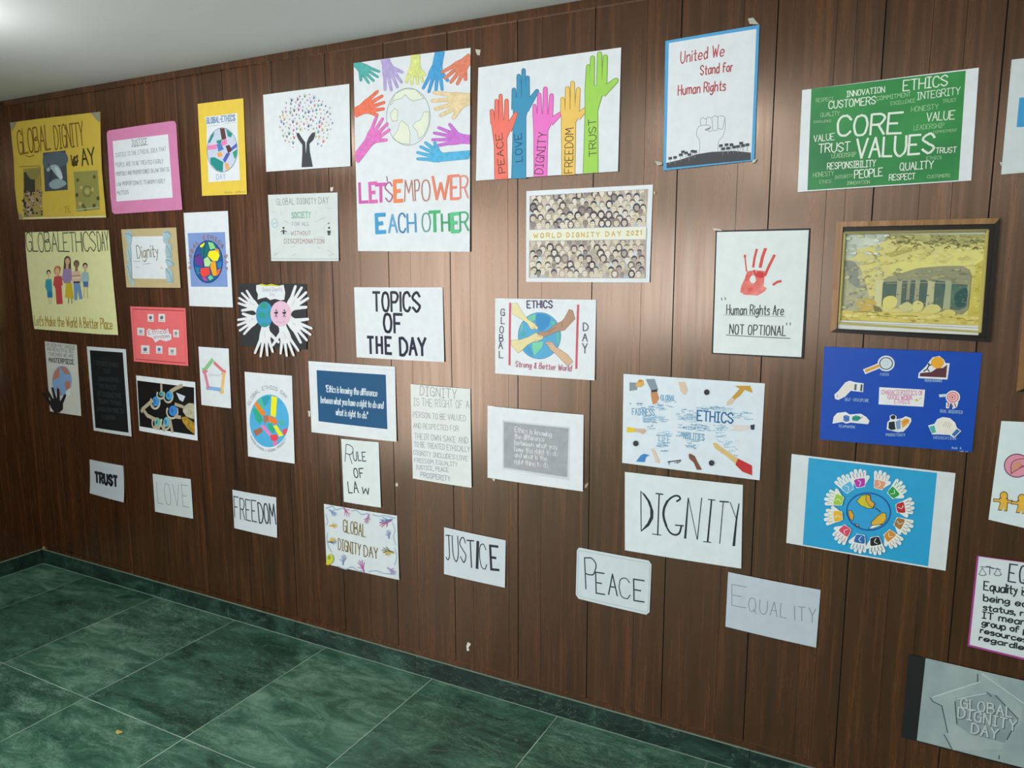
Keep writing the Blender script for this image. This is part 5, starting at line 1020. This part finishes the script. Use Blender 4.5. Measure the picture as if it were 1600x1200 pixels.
word('white sheet with thin angular EQUALITY lettering', [(1138, 893.3), (1282.4, 921.4), (1275.5, 1010.6), (1134, 977.8)], (880, 840, 3.81), [(('E', 1005, 400, 1090, 415, 122, 3.5, '6a757c'),), (('QUAL', 1105, 430, 1330, 475, 82, 3.5, '66727a'), dict(gap=2.4)), (('|TY', 1380, 485, 1505, 505, 85, 3.5, '66727a'), dict(gap=3))], 'bcc7d2', bulge=.005)
# --- decorated global dignity day
P = Poster('poster', 'white GLOBAL DIGNITY DAY sheet bordered with small coloured hands and scrolls', 'poster', [(506.6, 787), (621, 805.6), (625, 905.4), (511.6, 880.6)], (490, 770, 5), 'd5dde0', bulge=.004)
A = Art(P, 'lettering')
for dx, c in ((3, 'c9b25c'), (0, '3c3a34')): A.text('GLOBAL', 238 + dx, 300, 410 + dx, 342, 95, 5, c, gap=2, jit=.2); A.text('DIGNITY', 200 + dx, 440, 375 + dx, 485, 85, 5, c, gap=2, jit=.2); A.text('DAY', 402 + dx, 490, 510 + dx, 512, 82, 5.5, c, gap=2, jit=.2)
A.done()
A = Art(P, 'scroll_border')
for pts in ([(100, 120), (150, 105), (180, 130), (230, 120), (270, 150)], [(300, 140), (340, 135), (380, 165), (430, 160)], [(470, 170), (520, 180), (560, 175), (610, 190), (640, 195)], [(620, 230), (640, 290), (630, 340), (645, 400)], [(640, 430), (655, 500), (640, 560)], [(200, 570), (260, 590), (310, 575), (360, 605), (400, 600)], [(440, 610), (500, 605), (560, 625), (620, 630)], [(115, 310), (110, 370), (125, 420), (150, 460)], [(100, 170), (115, 220), (105, 250)]): A.line(pts, 8, '9fb0c6', curve=True)
A.done()
for x, y, an, c, L_ in ((240, 110, -60, 'c04a90', 80), (130, 255, 0, 'c99a2c', 60), (120, 380, 0, '3f4f9c', 65), (120, 375, 15, 'd9b92c', 60), (610, 215, 200, 'd03a70', 90), (620, 205, 190, '3f86c0', 95), (630, 460, 165, '3a3a44', 85), (630, 465, 175, 'c9b03c', 70), (405, 610, 110, 'c04aa4', 90), (440, 165, -110, 'c07ab0', 70), (130, 130, -40, '7f9fd0', 65), (595, 350, 95, '8f94d0', 60), (240, 555, 85, '8a94c4', 75), (590, 580, -40, 'a08ac8', 75)):
    A = Art(P, 'hand', label='tiny coloured drawn hand')
    for f, g_ in ((-22, .8), (-9, 1), (3, 1.05), (14, .95), (36, .65)): t = R(an + f); A.line([(x + .3 * L_ * math.cos(R(an)), y - .3 * L_ * math.sin(R(an))), (x + L_ * g_ * math.cos(t), y - L_ * g_ * math.sin(t))], 4.5, c)
    A.line([(x, y), (x + .45 * L_ * math.cos(R(an)), y - .45 * L_ * math.sin(R(an)))], 9, c)
    A.done()
A = Art(P, 'flower', label='yellow-green corner flower'); A.disc(140, 510, 28, 38, 'c9c93a'); A.disc(135, 500, 13, 16, '8fa02c'); A.disc(125, 545, 16, 14, 'd9c52c'); A.done()
# --- equality text sheet (cut by the frame)
def along(a, b, t): return (a[0] + (b[0] - a[0]) * t, a[1] + (b[1] - a[1]) * t)
P = Poster('poster', 'magenta-edged sheet explaining Equality in black handwriting at the right edge', 'poster', [(1526.5, 867.6), (1720, 893), (1715, 1057), (1511.5, 1008)], (1390, 840, 3.333), 'a3408c', bulge=.004)
A = Art(P, 'white_sheet'); A.poly([(464, 97), (1090, 180), (1075, 710), (416, 553)], 'd3dde0'); A.done()
A = Art(P, 'scales_drawing'); A.line([(472, 150), (520, 152), (578, 165)], 4, '4a5258'); A.line([(522, 145), (520, 190)], 4, '4a5258'); A.line([(505, 148), (540, 158)], 7, '4a5258')
for x in (483, 562): A.line([(x - 16, 185), (x, 155), (x + 18, 188)], 3, '4a5258'); A.line([(x - 20, 186), (x - 8, 194), (x + 10, 194), (x + 20, 188)], 4, '4a5258', curve=True)
A.done()
A = Art(P, 'lettering'); A.text('EQUALITY', 617, 222, 1040, 290, 92, 8, '2b3a44')
for t, b in (('Equality is the state of', (490, 268, 1050, 345, 45)), ('being equal in rights', (488, 325, 1050, 405, 34)), ('status, resources and', (488, 372, 1050, 455, 30)), ('IT means that each', (482, 415, 1050, 505, 34)), ('group of people has the', (480, 452, 1045, 560, 32)), ('resources to be equal,', (472, 490, 1045, 610, 28)), ('regardless of need.', (465, 528, 1040, 655, 28))): A.text(t, *b, 7, '1e2a2c', gap=2, jit=.2)
A.done()
# --- carved global dignity day print on black
P = Poster('poster', 'black sheet with grey carved-stone GLOBAL DIGNITY DAY print at lower right', 'poster', [(1420, 1021.5), (1740, 1094), (1730, 1235), (1408, 1150)], (1390, 840, 3.333), '171b1c', bulge=.003)
A = Art(P, 'grey_print'); A.poly([(188, 625), (1120, 838), (1085, 1290), (142, 1050)], 'a3b3b3', scale=9, h2='86999a')
A.poly([(212, 830), (330, 785), (470, 740), (480, 700), (560, 735), (690, 885), (680, 970), (590, 1065), (590, 1095), (330, 1100), (300, 1015), (272, 870)], 'aab9b9', scale=9, h2='92a4a4')
A.poly([(340, 830), (500, 800), (560, 815), (668, 940), (600, 1062), (420, 1020), (350, 970)], '7f9293', scale=16, h2='95a6a6')
for pts in ([(212, 832), (225, 850), (272, 872), (302, 1010)], [(283, 1020), (325, 1095)], [(458, 708), (458, 748)], [(550, 818), (668, 938)], [(340, 850), (350, 965)], [(505, 800), (530, 822)], [(570, 1128), (568, 1145)], [(665, 945), (610, 1045)]): A.line(pts, 5, '3f5052')
for pts in ([(225, 826), (470, 748)], [(480, 705), (700, 860)], [(350, 835), (505, 805)]): A.line(pts, 4, 'c9d5d5')
A.done()
A = Art(P, 'lettering')
for t, b in (('GLOBAL', (370, 880, 635, 930, 50)), ('DIGNITY', (355, 930, 655, 1000, 52)), ('DAY', (425, 1010, 560, 1042, 50))):
    for dx, c in ((4, '4f6062'), (0, 'b9c7c7')): A.text(t, b[0] + dx, b[1] + dx, b[2] + dx, b[3] + dx, b[4], 8, c, jit=.05)
A.done()
# --- right edge sheets
P = Poster('poster', 'white sheet with pale blue block at the upper right edge', 'poster', [(1580.6, 93.5), (1790, 71), (1775, 257), (1563.8, 273)], (1530, 80, 4.444), 'd0d8da', bulge=.003)
A = Art(P, 'blue_print'); A.poly([(278, 325), (1000, 255), (985, 480), (258, 530)], '3f9ad0'); A.done()
P.tapes([(215, 125), (230, 120), (228, 140), (216, 138)], [(140, 770), (158, 775), (150, 800)])
P = Poster('poster', 'white sheet with pink circle and joined yellow paper figures at right edge', 'poster', [(1564.5, 657.5), (1745, 665), (1735, 855), (1544.3, 811)], (1530, 550, 4), 'd5e3e6', bulge=.003)
A = Art(P, 'pink_circle'); A.disc(235, 708, 82, 75, '5c2a44', n=30); A.disc(235, 708, 76, 69, 'dc93a8', n=30)
for pts in ([(200, 760), (198, 710), (215, 680), (260, 665), (300, 670)], [(200, 755), (260, 720), (300, 700)], [(215, 700), (245, 718), (300, 705)], [(240, 690), (280, 715)]): A.line(pts, 5, '7a3a3c', curve=True)
A.poly([(205, 750), (205, 715), (225, 685), (260, 680), (262, 705), (235, 730)], 'cf9078'); A.done()
for i, (x, y) in enumerate(((150, 925), (262, 940), (375, 962), (485, 985), (590, 1005))):
    A = Art(P, 'paper_figure', label='yellow paper-doll figure')
    for e, c in ((5, '3f3424'), (0, 'e3b23c')):
        A.disc(x + 3, y - 30, 21 + e, 22 + e, c); A.poly([(x - 22 - e, y - 12 - e), (x + 24 + e, y - 10 - e), (x + 22 + e, y + 30), (x + 18 + e, y + 62 + e), (x + 4, y + 62 + e), (x, y + 30), (x - 10, y + 58 + e), (x - 30 - e, y + 56 + e), (x - 18 - e, y + 20)], c); A.line([(x - 55, y - 2), (x + 50, y + 8)], 13 + 2 * e, c)
    A.done()
# --- loose scraps: tape left on the wall, scrap on the floor
def scrap(label, pts, h, cat='tape', name='tape_scrap', K=(0, 0, 1), grp=None):
    P = Poster(name, label, cat, [(min(p[0] for p in pts), min(p[1] for p in pts)), (max(p[0] for p in pts), min(p[1] for p in pts)), (max(p[0] for p in pts), max(p[1] for p in pts)), (min(p[0] for p in pts), max(p[1] for p in pts))], K, h, bulge=0, lift=.002, off=.001, outline=pts, part='strip', rough=.25, group=grp); return P
scrap('scrap of old tape just above the blue-bordered rights poster', [(1170, 30), (1179, 29), (1178, 33), (1171, 35)], 'c9c9bd')
scrap('white fleck of tape low on the panelling above the skirting', [(731, 1003), (736, 1006), (732, 1012), (734, 1016), (730, 1017), (729, 1009)], 'd8d6cf')
scrap('tiny pale tape fleck right of the RULE OF LAW sheet', [(619, 754), (622, 755), (622, 760), (618, 759)], 'c4b9a4')
scrap('tape scrap between the large hands poster and the five raised hands poster', [(743, 77), (751, 78), (750, 87), (746, 86), (744, 82)], 'c6c3b8')
scrap('torn tape by the right corner of the grey quote sheet', [(914, 757), (920, 754), (918, 760), (914, 763)], 'a5917f')
scrap('tape bit on the wall between the society sheet and the large hands poster', [(516, 293), (521, 292), (520, 299), (517, 299)], 'd6cfc4')
fx, fy = -3.03, 1.0
def floor_pt(px, py):
    g = unproject(px, py, 1.) ; d = g.y - EYE; t = EYE / -d; return (g.x * t, t)
x, y = floor_pt(186, 1145); bm = bmesh.new()
vs = [bm.verts.new((.016 * math.cos(a) * (1 + .2 * math.sin(3 * a)), .009 * math.sin(a), .001 + .003 * abs(math.cos(a)))) for a in [k * math.pi / 6 for k in range(12)]]
f = bm.faces.new(vs); r = bmesh.ops.extrude_face_region(bm, geom=[f])
for v in [g for g in r['geom'] if isinstance(g, bmesh.types.BMVert)]: v.co.z += .0015
bmesh.ops.recalc_face_normals(bm, faces=bm.faces[:])
tag(link('paper_scrap', bm, [col('c9b458', .7)], loc=(x, y, 0)), 'tiny crumpled yellow scrap lying on the green marble floor', 'litter')
bm = bmesh.new(); box(bm, 0, .026, -.012, 0, 0, .018); bmesh.ops.bevel(bm, geom=bm.edges[:], offset=.004, segments=2, affect='EDGES')
for v in bm.verts: v.co.x += random.uniform(-.002, .002); v.co.z += random.uniform(-.002, .002)
tag(link('plaster_lump', bm, [col('a8906c', .8, .2, 90.)], loc=(XL + .012, WY - .0005, SK + .0005)), 'small crumb of tan filler on the skirting in the room corner', 'filler')
